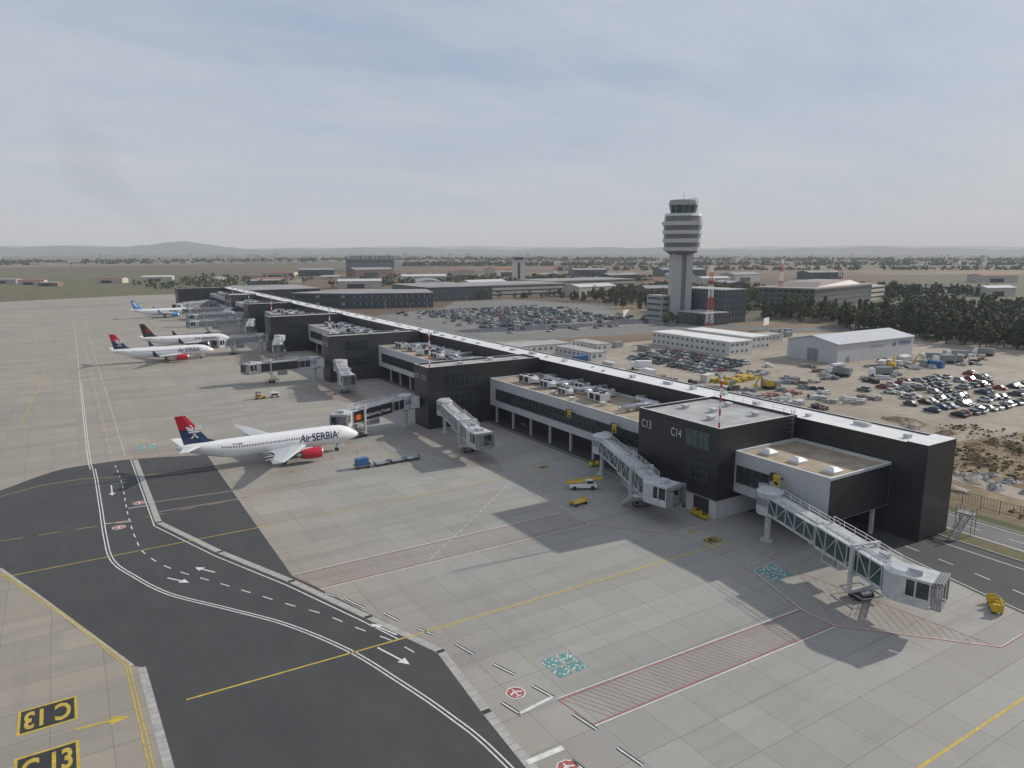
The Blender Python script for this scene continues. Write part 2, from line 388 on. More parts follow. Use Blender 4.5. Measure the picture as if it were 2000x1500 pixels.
arrow(mb,(-2.9,72.3),(1.7,71.8),0,.3,ZM,.75,1.7)
for x,y in ((79.5,70.3),(81.3,76),(76.8,115.2),(72,123),(66,133),(57,142),(79,112)):
    mb.rib([(x-1.6,y),(x+1.6,y)],.2,ZM+.004);mb.rib([(x,y-1.2),(x,y+1.2)],.2,ZM+.008)
for x,y in ((62,108),(58,135),(50,146),(46,152)):
    r=1.2;mb.rib([(x-r,y-.7),(x+r,y-.7),(x+r,y+.7),(x-r,y+.7),(x-r,y-.7)],.12,ZM+.004)
struct(mb.obj("yellow_guide_line",[YP,BP]))
def stand_sign(x0,x1,y0,y1,flip,s="C 13"):
    m=MB();m.flat([(x0,y0),(x1,y0),(x1,y1),(x0,y1)],.016,0);h=y1-y0;w=x1-x0
    i=.06*h;m.flat([(x0+i,y0+i),(x1-i,y0+i),(x1-i,y1-i),(x0+i,y1-i)],.020,1)
    k=-1 if flip else 1
    put_text(m,s,h*.92,((x0+x1)/2,(y0+y1)/2,.024),(k,0,0),(0,k,0),0,.028*h,center=True,width=w*.78)
    struct(m.obj("painted_stand_number",[YP,BP]))
stand_sign(-7.5,-2.6,74,78.3,True);stand_sign(-7.5,-2.6,66,70.5,False)
stand_sign(80.0,82.8,71.0,73.0,False);stand_sign(79.5,81.8,116.2,117.6,False,s="C 12")
mb=MB()
def hatch(q,n,sl,edge=.16,m=0,wh=True,lw=.12):
    a,b,c,d=[Vector(p) for p in q]
    for i in range(n):
        t=(i+.5)/n;t2=t+sl
        p=a.lerp(d,t)
        if t2>1: e=p.lerp(b.lerp(c,t2),(1-t)/sl)
        else: e=b.lerp(c,t2)
        mb.rib([p,e],lw,ZM,m)
    mb.rib([a,b,c,d,a],edge,ZM+.004,0)
    if wh: mb.rib([a,d],.12,ZM+.004,1,.3);mb.rib([b,c],.12,ZM+.004,1,-.3)
hatch([(23.4,93.9),(25.1,88.3),(69.3,87.5),(68.5,93.5)],56,.05,.11,m=2,lw=.08)
hatch([(38,52),(38.6,47.3),(74.1,46.4),(74.1,50.8)],50,.05,.13,m=2,lw=.09)
hatch([(83,57.8),(74.6,46.3),(85.5,33.8),(85.6,34)],17,.0,.09,m=2,wh=False,lw=.08)
hatch([(60,151),(72.2,118.4),(75.9,129.9),(71.1,162.5)],22,.0,.09,m=2,wh=False,lw=.08)
mb.rib([(8.2,136.4),(40.2,133.6)],.12,ZM,0);mb.rib([(10.5,130.9),(40.5,129.8)],.12,ZM,0)
mb.rib([(8.2,136.7),(40.2,133.9)],.09,ZM,1);mb.rib([(10.5,130.6),(40.5,129.5)],.09,ZM,1)
hatch([(24,134.9),(24,130.4),(40.5,129.8),(40.2,133.6)],24,.04,.0,m=2,wh=False,lw=.05)
for o in (77,157,240): 
    hatch([(60,151+o),(70,118.4+o),(75.9,129.9+o),(71.1,155+o)],22,.0,.12,m=2,wh=False,lw=.12)
for y in (172,255,335):
    hatch([(10,y),(10,y-5),(60,y-5),(60,y)],40,.05,.12,m=2,wh=False,lw=.05)
for l in ([(70.9,104.6),(69.3,87.5),(78.8,76.0),(87.3,77.0)],[(85.7,64.2),(78.4,63.2),(74.1,50.8),(74.1,46.4),(85.8,33.4),(91.0,33.4)]):
    mb.rib(l,.12,ZM+.008,0);mb.rib(l,.1,ZM+.008,1,.17)
struct(mb.obj("red_hatched_marking",[RP,WP,RPF]))
mb=MB();rr=random.Random(3)
for cx,cy,s in ((42.1,56.8,3.7),(80,59.6,3.8),(12.9,177.5,4)):
    for i in (0,1):
        for j in (0,1):
            x=cx-s/2+i*(s/2+.15);y=cy-s/2+j*(s/2+.15);k=s/2-.15
            mb.flat([(x,y),(x+k,y),(x+k,y+k),(x,y+k)],ZM,0)
            c=k/9
            for a in range(9):
                for b in range(9):
                    if rr.random()<.2: mb.flat([(x+a*c,y+b*c),(x+a*c+c*.9,y+b*c),(x+a*c+c*.9,y+b*c+c*.9),(x+a*c,y+b*c+c*.9)],ZM+.004,1)
struct(mb.obj("teal_square_marking",[TP,WP]))
mb=MB()
for x,y in ((35,55.3),(4.2,126.4),(8.1,137.4),(33.1,43.9)):
    c=[(x+1.05*math.cos(rad(22.5+45*i)),y+1.05*math.sin(rad(22.5+45*i))) for i in range(8)]
    c2=[(x+.93*math.cos(rad(22.5+45*i)),y+.93*math.sin(rad(22.5+45*i))) for i in range(8)]
    mb.flat(c,ZM,1);mb.flat(c2,ZM+.004,0)
    mb.rib([(x,y-.65),(x,y+.65)],.16,ZM+.008,1);mb.rib([(x-.65,y-.1),(x,y+.25),(x+.65,y-.1)],.2,ZM+.012,1);mb.rib([(x-.3,y-.6),(x+.3,y-.6)],.14,ZM+.016,1)
struct(mb.obj("red_stop_marking",[RP,WP]))
# ------------------------------------------------------------------ terminal pier
pier=thing("terminal_pier",(107.5,58,0),"long charcoal and pale grey airport pier with white roof strip","terminal building")
ox,oy=107.5,58
def PB(mb,name,mats,parent=pier):
    mb.v=[(a-ox,b-oy,c) for a,b,c in mb.v]
    return mb.obj(name,mats,parent)
def shell(x0,x1,y0,y1,z0,z1,mb,par=.45,t=.3,wm=0,rm=1,cm=2):
    mb.box(x0,x1,y0,y1,z0,z1-par,wm,rm)
    for a in ((x0,x1,y0,y0+t),(x0,x1,y1-t,y1),(x0,x0+t,y0+t,y1-t),(x1-t,x1,y0+t,y1-t)):
        mb.box(a[0],a[1],a[2],a[3],z1-par,z1,wm,cm)
YEND=606
mb=MB();shell(107.5,115.6,58,YEND,0,15.1,mb,par=.25);mb.box(107.4,115.4,54.7,57.98,0,15.3,0,2)
PB(mb,"corridor",[BLACK,ROOFW,WCOP])
rvm=MB();rvm.box(-.45,.45,-.45,.45,0,.6);rvd=rvm.obj("roof_vent",[UNIT]).data;bpy.data.objects.remove(bpy.data.objects["roof_vent"])
for i in range(58):
    o=bpy.data.objects.new("roof_vent",rvd);COL.objects.link(o);o.parent=pier;o.location=(111.6-ox+R.uniform(-1.6,1.6),62+i*9+R.uniform(-3,3)-oy,14.86);k=R.uniform(.6,1.3);o.scale=(k,k*R.choice((1,1,3)),k)
gates=[(88,77.5,96.7,"C13","C14"),(74.3,158,166,"C11","C12"),(74,234,241,"C9","C10"),(75.2,317,327,"C7","C8"),(83.5,399,410,"C5","C6"),(92,486,508,"C3","C4"),(74,590,606,"C1","C2")]
for gi,(gx,y0,y1,ta,tb) in enumerate(gates):
    mb=MB()
    if gi==0:
        shell(gx,107.45,y0,y1,3.3,15.6,mb);mb.box(gx+.25,107.45,y0+.25,y1-.25,0,3.28,3)
        for a,b in ((79.2,82.6),(84.4,85.6)): mb.box(gx+.2,gx+.26,a,b,0.02,3.0,4)
    else: shell(gx,107.45,y0,y1,0,15.6,mb)
    blk=PB(mb,"gate_block",[BLACK,ROOFG,WCOP,LGREY,DARK])
    if gi==0: wins=[('x',79.5,84.9,11.4,14.3),('x',79.6,84.6,6.0,9.0)]
    else:
        wins=[('y',gx+6,gx+14.2,10.2,13.6),('y',gx+6,gx+14.2,4.9,8.3)]
        if gi>2: wins+= [('x',y0+2,y1-2,10.2,13.6)]
    for wi_,(ax,a,b,c,d) in enumerate(wins):
        w=MB();fr=MB();nm=4 if ax=='x' else 6
        if ax=='x':
            w.box(gx-.03,gx-.003,a,b,c,d,0)
            for k in range(nm+1): yy=a+(b-a)*k/nm;fr.box(gx-.1,gx-.035,yy-.05,yy+.05,c,d,0)
            for k in range(3): zq=c+(d-c)*k/2;fr.box(gx-.13,gx-.08,a-.05,b+.05,zq-.05,zq+.05,0)
        else:
            w.box(a,b,y0-.03,y0-.003,c,d,0)
            for k in range(nm+1): xx=a+(b-a)*k/nm;fr.box(xx-.05,xx+.05,y0-.1,y0-.035,c,d,0)
            for k in range(3): zq=c+(d-c)*k/2;fr.box(a-.05,b+.05,y0-.13,y0-.08,zq-.05,zq+.05,0)
        PB(w,"window",[WING if (gi==0 and wi_==0) else WIN],blk);PB(fr,"window_frame",[FRAME],blk)
    if gi<5:
        sz=2.1 if gi==0 else 1.7
        ya,yb=(95.9,88.4) if gi==0 else (y1-.7,y1-.7-(y1-y0)*.47)
        for s_,y_ in ((ta,ya),(tb,yb)):
            t=MB();put_text(t,s_,sz,(gx-.02,y_,12.2),(0,-1,0),(0,0,1),0,.0,width=2.5 if gi==0 else 2.3);PB(t,"gate_number",[TWHITE],blk)
wings=[(92,60,77.45),(92,96.75,157.95),(91.5,166.05,233.95),(91.5,241.05,316.95),(92,327.05,398.95),(94,410.05,485.95),(96,508.05,589.95)]
for wi,(wx,y0,y1) in enumerate(wings):
    mb=MB();shell(wx,107.45,y0,y1,4.4,11.4,mb)
    if wi==0:
        mb.box(wx+.02,107.3,y0-.06,y0-.003,4.5,11.0,3)
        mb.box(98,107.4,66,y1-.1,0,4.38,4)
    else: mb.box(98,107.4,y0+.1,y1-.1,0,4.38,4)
    wg=PB(mb,"low_wing",[LGREY,ROOFT if wi<3 else ROOFG,WCOP,BLACK,DARK])
    w=MB();fr=MB()
    a,b=(70.5,y1-.5) if wi==0 else (y0+2,y1-3)
    w.box(wx-.03,wx-.003,a,b,6.2,9.0)
    k=a
    while k<=b+.01: fr.box(wx-.12,wx-.035,k-.06,k+.06,6.1,9.1);k+=(b-a)/max(1,round((b-a)/1.5))
    for zq in (6.15,7.6,9.05): fr.box(wx-.15,wx-.1,a-.06,b+.06,zq-.05,zq+.05)
    PB(w,"window_band",[WIN],wg);PB(fr,"window_frame",[FRAME],wg)
    k=y0+3
    while k<y1-1:
        c=MB();c.box(wx+.5,wx+.95,k-.22,k+.22,0,4.38);PB(c,"column",[STEELW],wg);k+=8
    if wi==0: c=MB();c.box(104.5,105,60.5,61,0,4.38);PB(c,"column",[STEELW],wg)
    if wi==0: c=MB();c.beam((93.5,60.4,4.3),(95.5,60.4,0),.3);PB(c,"brace",[STEELW],wg)
for y in (74.2,68.7,62.6):
    mb=MB();mb.box(95.2,97.2,y-1,y+1,10.96,11.35);mb.loft([[(95.1,y-1.1,11.36),(97.3,y-1.1,11.36),(97.3,y+1.1,11.36),(95.1,y+1.1,11.36)],[(95.8,y-.4,11.85),(96.6,y-.4,11.85),(96.6,y+.4,11.85),(95.8,y+.4,11.85)]],sm=False)
    PB(mb,"skylight",[WCOP])
mb=MB()
for s in (-.25,.25): mb.beam((106,77.4+s,11.4),(106,77.4+s,16.6),.07)
for k in range(16): mb.beam((106,77.15,11.6+k*.3),(106,77.65,11.6+k*.3),.04)
for k in range(5): mb.box(105.2,106,76.9,76.95,12.8+k*.8,12.87+k*.8);mb.box(105.2,105.25,76.95,77.45,12.8+k*.8,12.87+k*.8)
PB(mb,"roof_ladder",[STEELG])
# roof edge safety rail on the near gate block
mb=MB()
for k in range(9): mb.beam((107.2,77.8+k*2.3,15.1),(107.2,77.8+k*2.3,16.5),.05)
mb.beam((107.2,77.8,16.5),(107.2,96.2,16.5),.05);mb.beam((107.2,77.8,16.05),(107.2,96.2,16.05),.04)
PB(mb,"safety_rail",[STEELG])
st=thing("steel_stair",(114.8,52.3,0),"galvanised steel escape stair beside the pier end","stairs")
mb=MB()
for s in (-.5,.5):
    mb.beam((-2.5+0,s,0.1),(1.5,s,3.4),.08,.25);mb.beam((-2.5,s,1.1),(1.5,s,4.4),.05)
    for k in range(5): mb.beam((-2.5+k,s,.1+k*.82),(-2.5+k,s,1.1+k*.82),.04)
for k in range(14): mb.box(-2.4+k*.29,-2.15+k*.29,-.5,.5,.2+k*.236,.24+k*.236)
mb.box(1.5,3,-.8,1.8,3.4,3.5)
for x,y in ((1.6,-.7),(2.9,-.7),(2.9,1.7),(1.6,1.7)): mb.beam((x,y,0),(x,y,4.5),.09)
mb.beam((1.6,-.7,4.5),(2.9,-.7,4.5),.05);mb.beam((2.9,-.7,4.5),(2.9,1.7,4.5),.05)
mb.obj("stair_flight",[STEELG],st)
# ------------------------------------------------------------------ roof plant
def ahu():
    t=thing("air_handling_unit",(99,144,10.95),"pale rooftop air handling unit with dark louvres","air conditioning unit",group="air handling units on the pier roof")
    b=MB();b.box(-1.4,1.4,-2.2,2.2,.35,2.0);b.hexa([(-1.1,2.2,.6),(1.1,2.2,.6),(.6,3.5,.7),(-.6,3.5,.7),(-1.1,2.2,1.8),(1.1,2.2,1.8),(.6,3.5,1.5),(-.6,3.5,1.5)]);b.box(-1.45,1.45,-.4,-.2,.33,2.05);b.obj("casing",[UNIT],t)
    for s in (-1,1):
        l=MB();l.box(1.4 if s>0 else -1.44,1.44 if s>0 else -1.4,-2.0,-.5,.5,1.8);l.box(1.4 if s>0 else -1.44,1.44 if s>0 else -1.4,.1,1.6,.5,1.8);l.obj("louvre",[DARK],t)
    for k in range(2): l=MB();l.cyl((0,-1.2+k*2.2,2.0),(0,-1.2+k*2.2,2.3),.7,n=12);l.obj("fan_cowl",[DARK],t)
    f=MB()
    for x in (-1.2,1.2):f.box(x-.1,x+.1,-2.4,3.4,.0,.34)
    f.obj("support_frame",[STEELG],t);return t
def duct():
    t=thing("roof_duct",(101,136,10.95),"bent galvanised air duct on the pier roof","air duct",group="air ducts on the pier roof")
    b=MB()
    P_=[(-5.5,0,1.15),(.6,0,1.15),(1.7,-.3,1.15),(2.3,-1.1,1.1),(2.45,-2.4,1.0),(2.45,-4.4,.8)]
    rg=[]
    for i,p in enumerate(P_):
        a=Vector(P_[max(0,i-1)]);c=Vector(P_[min(len(P_)-1,i+1)]);d=(c-a).normalized();x=d.cross(Vector((0,0,1))).normalized();y=x.cross(d)
        rg.append([Vector(p)+x*math.cos(2*math.pi*k/12)*.62+y*math.sin(2*math.pi*k/12)*.55 for k in range(12)])
    b.loft(rg,0);
    for x in (-4.5,-3,-1.5,0): b.cyl((x,0,1.15),(x+.08,0,1.15),.68,n=12)
    b.obj("duct_run",[DUCT],t)
    f=MB()
    for x in (-4,-1.5,.5):f.box(x-.08,x+.08,-.5,.5,0,.62)
    f.box(1.95,2.85,-3.1,-2.9,0,.5);f.obj("duct_support",[STEELG],t);return t
A=ahu();D=duct()
rr=random.Random(5)
for wx,y0,y1,xs in ((92,100,156,95),(91.5,170,232,95),(91.5,245,315,95),(92,330,396,96),(94,412,482,98),(96,510,586,99)):
    y=y1-6 if y0!=100 else 149
    stop=y0+ (26 if y0==100 else 4)
    while y>stop:
        k=rr.uniform(.75,1.1)
        dup(A,(xs+rr.uniform(1.5,3.6),y,10.95),rr.choice((0,math.pi/2,math.pi)),sc=(k,k*rr.uniform(.8,1.2),k))
        dup(D,(102.6,y-2,10.95),rr.choice((0,math.pi)) if rr.random()<.5 else math.pi/2)
        dup(D,(100.0,y-5,10.95),math.pi/2,sc=(.8,.8,.9))
        if rr.random()<.5: dup(A,(103.8,y-6.5,10.95),rr.choice((0,math.pi)),sc=(.8,.8,.9))
        y-=rr.uniform(8,11)
A.location=(99,122,10.95);D.location=(101,110,10.95)
dup(D,(104.2,103.5,10.95),math.pi/2);dup(D,(104.2,114,10.95),math.pi/2)
rv=thing("roof_vent_cowl",(97,118,10.95),"small pale square roof ventilator","roof vent",group="small ventilators on the pier roofs")
m=MB();m.box(-.45,.45,-.45,.45,0,.5);m.box(-.65,.65,-.65,.65,.5,.75);m.obj("cowl",[UNIT],rv)
for x,y,z in ((97,112,10.95),(100,106,10.95),(98,101,10.95),(94.5,126,10.95),(95,134,10.95),(93,84,15.15),(98,88,15.15),(102,82,15.15),(96,93,15.15),(104,90,15.15),(85,161,15.15),(95,163,15.15),(101,160,15.15),(90,237,15.15),(100,238,15.15),(95,322,15.15)):
    dup(rv,(x,y,z))
bm=thing("beacon_mast",(89,78.6,15.15),"red and white banded beacon mast on a roof corner","mast",group="beacon masts on the gate blocks")
m=MB()
for k in range(8): m.cyl((0,0,k*1.15),(0,0,(k+1)*1.15),.16,n=8,m=k%2)
m.obj("banded_pole",[RED,WHT],bm)
m=MB();m.box(-.6,.6,-.06,.06,8.5,8.6);m.box(-.7,-.5,-.12,.12,8.6,8.95);m.box(.5,.7,-.12,.12,8.6,8.95);m.cyl((0,0,9.2),(0,0,10),.04,n=6);m.obj("lamp_bracket",[STEELG],bm)
for x,y in ((75.3,158.9),(75,234.9),(76.2,318),(84.5,400),(93,487)): dup(bm,(x,y,15.15))
ws=thing("stand_sign",(92,68,0),"yellow stand number board bracketed to the pier wall","sign",group="yellow stand boards on the pier wall")
m=MB();m.box(-1.6,-1.45,-.6,.6,8.3,10.0);m.obj("board",[YEL],ws)
m=MB();put_text(m,"C13",.62,(-1.62,.5,9.15),(0,-1,0),(0,0,1),0,.01,width=1.0);m.box(-1.63,-1.605,-.4,.4,8.45,8.95);m.obj("lettering",[BP],ws)
m=MB();m.box(-1.44,-.02,-.06,.06,9.1,9.25);m.box(-1.2,-.6,.8,1.6,8.6,9.9);m.box(-.6,-.02,1.1,1.25,9.1,9.25);m.obj("bracket",[DARK],ws)
for x,y in ((92,106.5),(92,121.5),(91.5,180),(91.5,196)): dup(ws,(x,y,0))
# ------------------------------------------------------------------ jet bridges
def jet_bridge(p0,p1,link,cabrot,z0=5.0,z1=4.0,ad=False,text=False,label=None,stair=1,green=False):
    p0=Vector((*p0,0));p1=Vector((*p1,0));d=p1-p0;L=d.length;ang=math.atan2(d.y,d.x)
    t=thing("jet_bridge",p0,label or "grey and white jet bridge on wheeled supports beside the pier","jet bridge",ang,group="jet bridges along the pier")
    zf=lambda x:z0+(z1-z0)*x/L
    m=MB();m.cyl((0,0,z0-.5),(0,0,z0+2.9),1.9,n=16,m=0);m.cyl((0,0,z0+2.9),(0,0,z0+3.2),2.05,1.6,n=16,m=0);m.obj("rotunda",[STEELW],t)
    m=MB();m.cyl((0,0,z0+.9),(0,0,z0+2.2),1.93,n=16,m=0,cap=False);m.obj("rotunda_shutter",[STEELG],t)
    m=MB();m.cyl((0,0,0),(0,0,z0-.5),.45,n=12);m.cyl((0,0,0),(0,0,.25),1.0,n=12);m.cyl((0,0,z0-1.1),(0,0,z0-.5),.5,1.5,n=12);m.obj("support_column",[STEELW],t)
    c,s=math.cos(-ang),math.sin(-ang);lx,ly=link[0]-p0.x,link[1]-p0.y
    l=(lx*c-ly*s,lx*s+ly*c)
    m=MB();m.beam((0,0,z0+1.25),(l[0],l[1],z0+1.25),2.4,2.7);m.obj("link_corridor",[STEELW],t)
    tn=MB();gl=MB();tr=MB();rl=MB()
    secs=[(1.4,L*.56,1.25,2.45,0),(L*.5,L-.4,1.5,2.85,1)] if not ad else [(1.4,L*.36,1.25,2.45,0),(L*.3,L-.4,1.5,2.85,1)]
    for xa,xb,hw,h,k in secs:
        za,zb=zf(xa)-.1*k,zf(xb)-.1*k
        def slab(o0,o1,w): tn.hexa([(xa,-w,za+o0),(xb,-w,zb+o0),(xb,w,zb+o0),(xa,w,za+o0),(xa,-w,za+o1),(xb,-w,zb+o1),(xb,w,zb+o1),(xa,w,za+o1)])
        slab(-.25,.12,hw);slab(h-.15,h+.1,hw)
        # roof cable tray and boxes
        tn.hexa([(xa+.3,-.5,za+h+.1),(xb-.3,-.5,zb+h+.1),(xb-.3,-.2,zb+h+.1),(xa+.3,-.2,za+h+.1),(xa+.3,-.5,za+h+.28),(xb-.3,-.5,zb+h+.28),(xb-.3,-.2,zb+h+.28),(xa+.3,-.2,za+h+.28)])
        tn.box(xb-2.4,xb-1.2,.1,.9,zf(xb-1.8)+h,zf(xb-1.8)+h+.55)
        for sy in (-1,1):
            y=sy*(hw-.06);gl.hexa([(xa,y-.03,za+.12),(xb,y-.03,zb+.12),(xb,y+.03,zb+.12),(xa,y+.03,za+.12),(xa,y-.03,za+h-.15),(xb,y-.03,zb+h-.15),(xb,y+.03,zb+h-.15),(xa,y+.03,za+h-.15)])
            n=max(3,round((xb-xa)/1.9));yo=sy*(hw+.03)
            for i in range(n):
                q0=i/n;q1=(i+1)/n;x0=xa+(xb-xa)*q0;x1=xa+(xb-xa)*q1;a0=za+(zb-za)*q0;a1=za+(zb-za)*q1
                tr.beam((x0,yo,a0-.1),(x0,yo,a0+h),.12)
                if ad and k==0: continue
                if i%2: tr.beam((x0,yo,a0+.05),(x1,yo,a1+h-.05),.1)
                else: tr.beam((x0,yo,a0+h-.05),(x1,yo,a1+.05),.1)
            tr.beam((xb,yo,zb-.1),(xb,yo,zb+h),.13);tr.beam((xa,yo,za+h),(xb,yo,zb+h),.13,.2);tr.beam((xa,yo,za-.1),(xb,yo,zb-.1),.13,.22)
            yr=sy*(hw-.15)
            for i in range(n+1):
                q0=i/n;x0=xa+(xb-xa)*q0;a0=za+(zb-za)*q0+h+.1;rl.beam((x0,yr,a0),(x0,yr,a0+1.0),.06)
            for hh in (.55,1.0): rl.beam((xa,yr,za+h+.1+hh),(xb,yr,zb+h+.1+hh),.06)
    tn.obj("tunnel",[STEELW],t);gl.obj("side_panel",[WING if green else (TBLK if ad else STEELG)],t);tr.obj("truss",[STEELW],t);rl.obj("roof_railing",[WCOP],t)
    if ad:
        m=MB();xa,xb=L*.32,L-.6
        hw=1.5+.12;za,zb=zf(xa)-.1,zf(xb)-.1
        sy=ad
        m.hexa([(xa,sy*hw-.03,za+.1),(xb,sy*hw-.03,zb+.1),(xb,sy*hw+.03,zb+.1),(xa,sy*hw+.03,za+.1),(xa,sy*hw-.03,za+2.6),(xb,sy*hw-.03,zb+2.6),(xb,sy*hw+.03,zb+2.6),(xa,sy*hw+.03,za+2.6)],0)
        yv=sy*(hw+.05)
        if text:
            put_text(m,"Start Something Priceless",1.15,(xb-2.6,yv,zf(xb)+.9),(-1,0,(z0-z1)/L),(0,0,1),1,.01,width=L*.68-3.6)
            for cx,mm,yo in ((xb-.85,2,.01),(xb-1.55,3,.02)):
                m.add([(cx+.7*math.cos(a*math.pi/8),yv+sy*yo,zf(xb)+1.25+.7*math.sin(a*math.pi/8)) for a in range(16)],[tuple(range(16))],mm)
        m.obj("advert_panel",[TBLK,WHT,RED,ORG],t)
    xd=L*.80;zt=zf(xd)
    m=MB()
    for sy in (-1,1): m.box(xd-.22,xd+.22,sy*1.95-.22,sy*1.95+.22,1.3,zt+3.4)
    m.box(xd-.25,xd+.25,-2.2,2.2,zt-.75,zt-.4);m.box(xd-.2,xd+.2,-2.2,2.2,zt+3.2,zt+3.5);m.box(xd-.3,xd+.3,-2.2,2.2,1.0,1.4)
    m.obj("lift_column",[STEELW],t)
    m=MB();m.box(xd-1.1,xd+1.1,-.7,.7,.75,1.05)
    m.beam((xd-2.0,-1.6,.9),(xd-2.0,1.6,.9),.12);m.beam((xd+2.0,-1.6,.9),(xd+2.0,1.6,.9),.12);m.beam((xd-2.0,-1.6,.9),(xd+2.0,-1.6,.9),.12);m.beam((xd-2.0,1.6,.9),(xd+2.0,1.6,.9),.12)
    m.obj("bogie_frame",[STEELG],t)
    for sx in (-.55,.55):
        for sy in (-.95,.95):
            m=MB();m.cyl((xd+sx,sy-.22,.5),(xd+sx,sy+.22,.5),.5,n=14);m.obj("wheel",[RUB],t)
    m=MB();xq=L*.6;m.box(xq-1.6,xq+1.6,-.9,.9,zf(xq)-1.9,zf(xq)-.55);m.obj("air_unit",[STEELW],t)
    m=MB()
    for k in range(3): m.box(xq-1.4+k*.95,xq-.65+k*.95,-.94,.94,zf(xq)-1.65,zf(xq)-.8)
    m.obj("air_unit_grille",[STEELG],t)
    cb=bpy.data.objects.new("cab",None);COL.objects.link(cb);cb.parent=t;cb.location=(L+1.2,0,z1-.15);cb.rotation_euler[2]=cabrot
    m=MB();m.cyl((0,0,-.3),(0,0,3.0),2.1,n=16);m.cyl((0,0,3.0),(0,0,3.35),2.15,1.4,n=16)
    m.box(0,3.4,-1.95,1.95,-.35,-.05);m.box(0,3.5,-2.0,2.0,2.8,3.1)
    for x,y in ((3.3,-1.9),(3.3,1.9),(1.8,-1.9),(1.8,1.9)): m.box(x-.09,x+.09,y-.09,y+.09,-.05,2.8)
    m.box(.3,3.2,1.84,1.92,-.05,.8);m.box(.3,3.2,-1.92,-1.84,-.05,.8);m.box(.8,2.2,-.7,.7,3.1,3.7)
    m.obj("cab_body",[STEELW],cb)
    for s in (-1,1):
        y0_,y1_=sorted((s*1.86,s*1.9))
        for a,b in ((.3,1.7),(1.9,3.2)): m=MB();m.box(a,b,y0_,y1_,.82,2.79);m.obj("cab_window",[WIN],cb)
    m=MB()
    for k in range(4):
        x=3.52+k*.28
        m.box(x,x+.2,-1.95,1.95,2.65+.05*k,3.12+.05*k);m.box(x,x+.2,-2.0,-1.7,0,2.64);m.box(x,x+.2,1.7,2.0,0,2.64)
    m.box(3.3,4.5,-1.6,1.6,-.3,-.1)
    m.obj("canopy_bellows",[STEELG],cb)
    sx=L-.6;sy=stair*2.2
    m=MB();m.box(sx-.8,sx+.8,min(sy-stair*.65,sy+stair*.9),max(sy-stair*.65,sy+stair*.9),z1-.2,z1-.12)
    for q in (-.45,.45):
        m.beam((sx-.8,sy+stair*.45+q,z1-.2),(sx-5.2,sy+stair*.45+q,.25),.07,.25);m.beam((sx-.8,sy+stair*.45+q,z1+.85),(sx-5.2,sy+stair*.45+q,1.25),.05)
        for k in range(5): x=sx-.8-k*1.1;zz=z1-.2-k*(z1-.45)/4;m.beam((x,sy+stair*.45+q,zz),(x,sy+stair*.45+q,zz+1.03),.04)
    for k in range(16): x=sx-1-k*.27;zz=z1-.35-k*(z1-.5)/16;m.box(x-.13,x+.13,sy+stair*.45-.45,sy+stair*.45+.45,zz,zz+.04)
    m.beam((sx+.7,sy+stair*.85,z1+.9),(sx-.8,sy+stair*.85,z1+.9),.05);m.beam((sx+.7,sy+stair*.85,z1-.1),(sx+.7,sy+stair*.85,z1+.9),.05)
    m.obj("service_stair",[STEELW],t)
    return t
jet_bridge((88.6,67.6),(82.2,44.2),(92,71),rad(32),z1=3.7,green=True,label="large jet bridge with green glazed sides and raised cab")
jet_bridge((88,107),(80.9,85.0),(92,110),rad(30),z1=3.5,stair=-1,green=True,label="jet bridge with green glazed sides beside the black gate block")
jet_bridge((76.5,153.5),(72.3,131.0),(79,158),rad(10),z1=3.5,label="jet bridge with grey panels pointing away from the black gate block")
jet_bridge((71,164.5),(54.3,159.7),(74.3,163),rad(40),ad=1,text=True,stair=-1,label="jet bridge with black advertising panel meeting the white airliner")
jet_bridge((76,230),(71.6,211),(79,234),rad(8))
jet_bridge((71,241),(54,245.5),(74,238),rad(30),ad=1,stair=-1,label="jet bridge with plain black panel on its side")
jet_bridge((77,312),(72,294),(80,317),rad(8))
jet_bridge((72,322),(57,321),(75,322),rad(30),stair=-1)
jet_bridge((80,404),(60,409),(83.5,404),rad(20),stair=-1)
jet_bridge((84,394),(78,372),(86,399),rad(10))
jet_bridge((88,490),(70,500),(92,492),rad(20),stair=-1);jet_bridge((90,481),(84,462),(94,486),rad(5))
jet_bridge((90,560),(70,548),(96,562),rad(0));jet_bridge((84,448),(66,452),(94,448),rad(10),stair=-1)
# ------------------------------------------------------------------ airliners
FUS=[(17.72,3.3,.03,.03),(17.6,3.32,.28,.28),(17.2,3.38,.66,.62),(16.6,3.48,1.02,.95),(15.8,3.6,1.36,1.32),(14.8,3.72,1.66,1.68),(13.6,3.82,1.86,1.92),(12,3.86,1.96,2.05),(10,3.87,1.98,2.07),(4,3.87,1.98,2.07),(-2,3.87,1.98,2.07),(-7,3.87,1.98,2.07),(-9.5,3.95,1.9,1.98),(-12,4.2,1.66,1.72),(-14.5,4.55,1.3,1.38),(-16.8,4.92,.9,1.0),(-18.6,5.2,.5,.6),(-19.8,5.4,.16,.22)]
def fus_at(x):
    for i in range(len(FUS)-1):
        a,b=FUS[i],FUS[i+1]
        if a[0]>=x>=b[0]:
            t=(a[0]-x)/(a[0]-b[0]);return [a[k]+(b[k]-a[k])*t for k in (1,2,3)]
    return FUS[-1][1:]
def skin(x,s,side,off=.015):
    zc,ry,rz=fus_at(x);ph=s/rz
    return (x,side*(ry+off)*math.cos(ph),zc+(rz+off)*math.sin(ph))
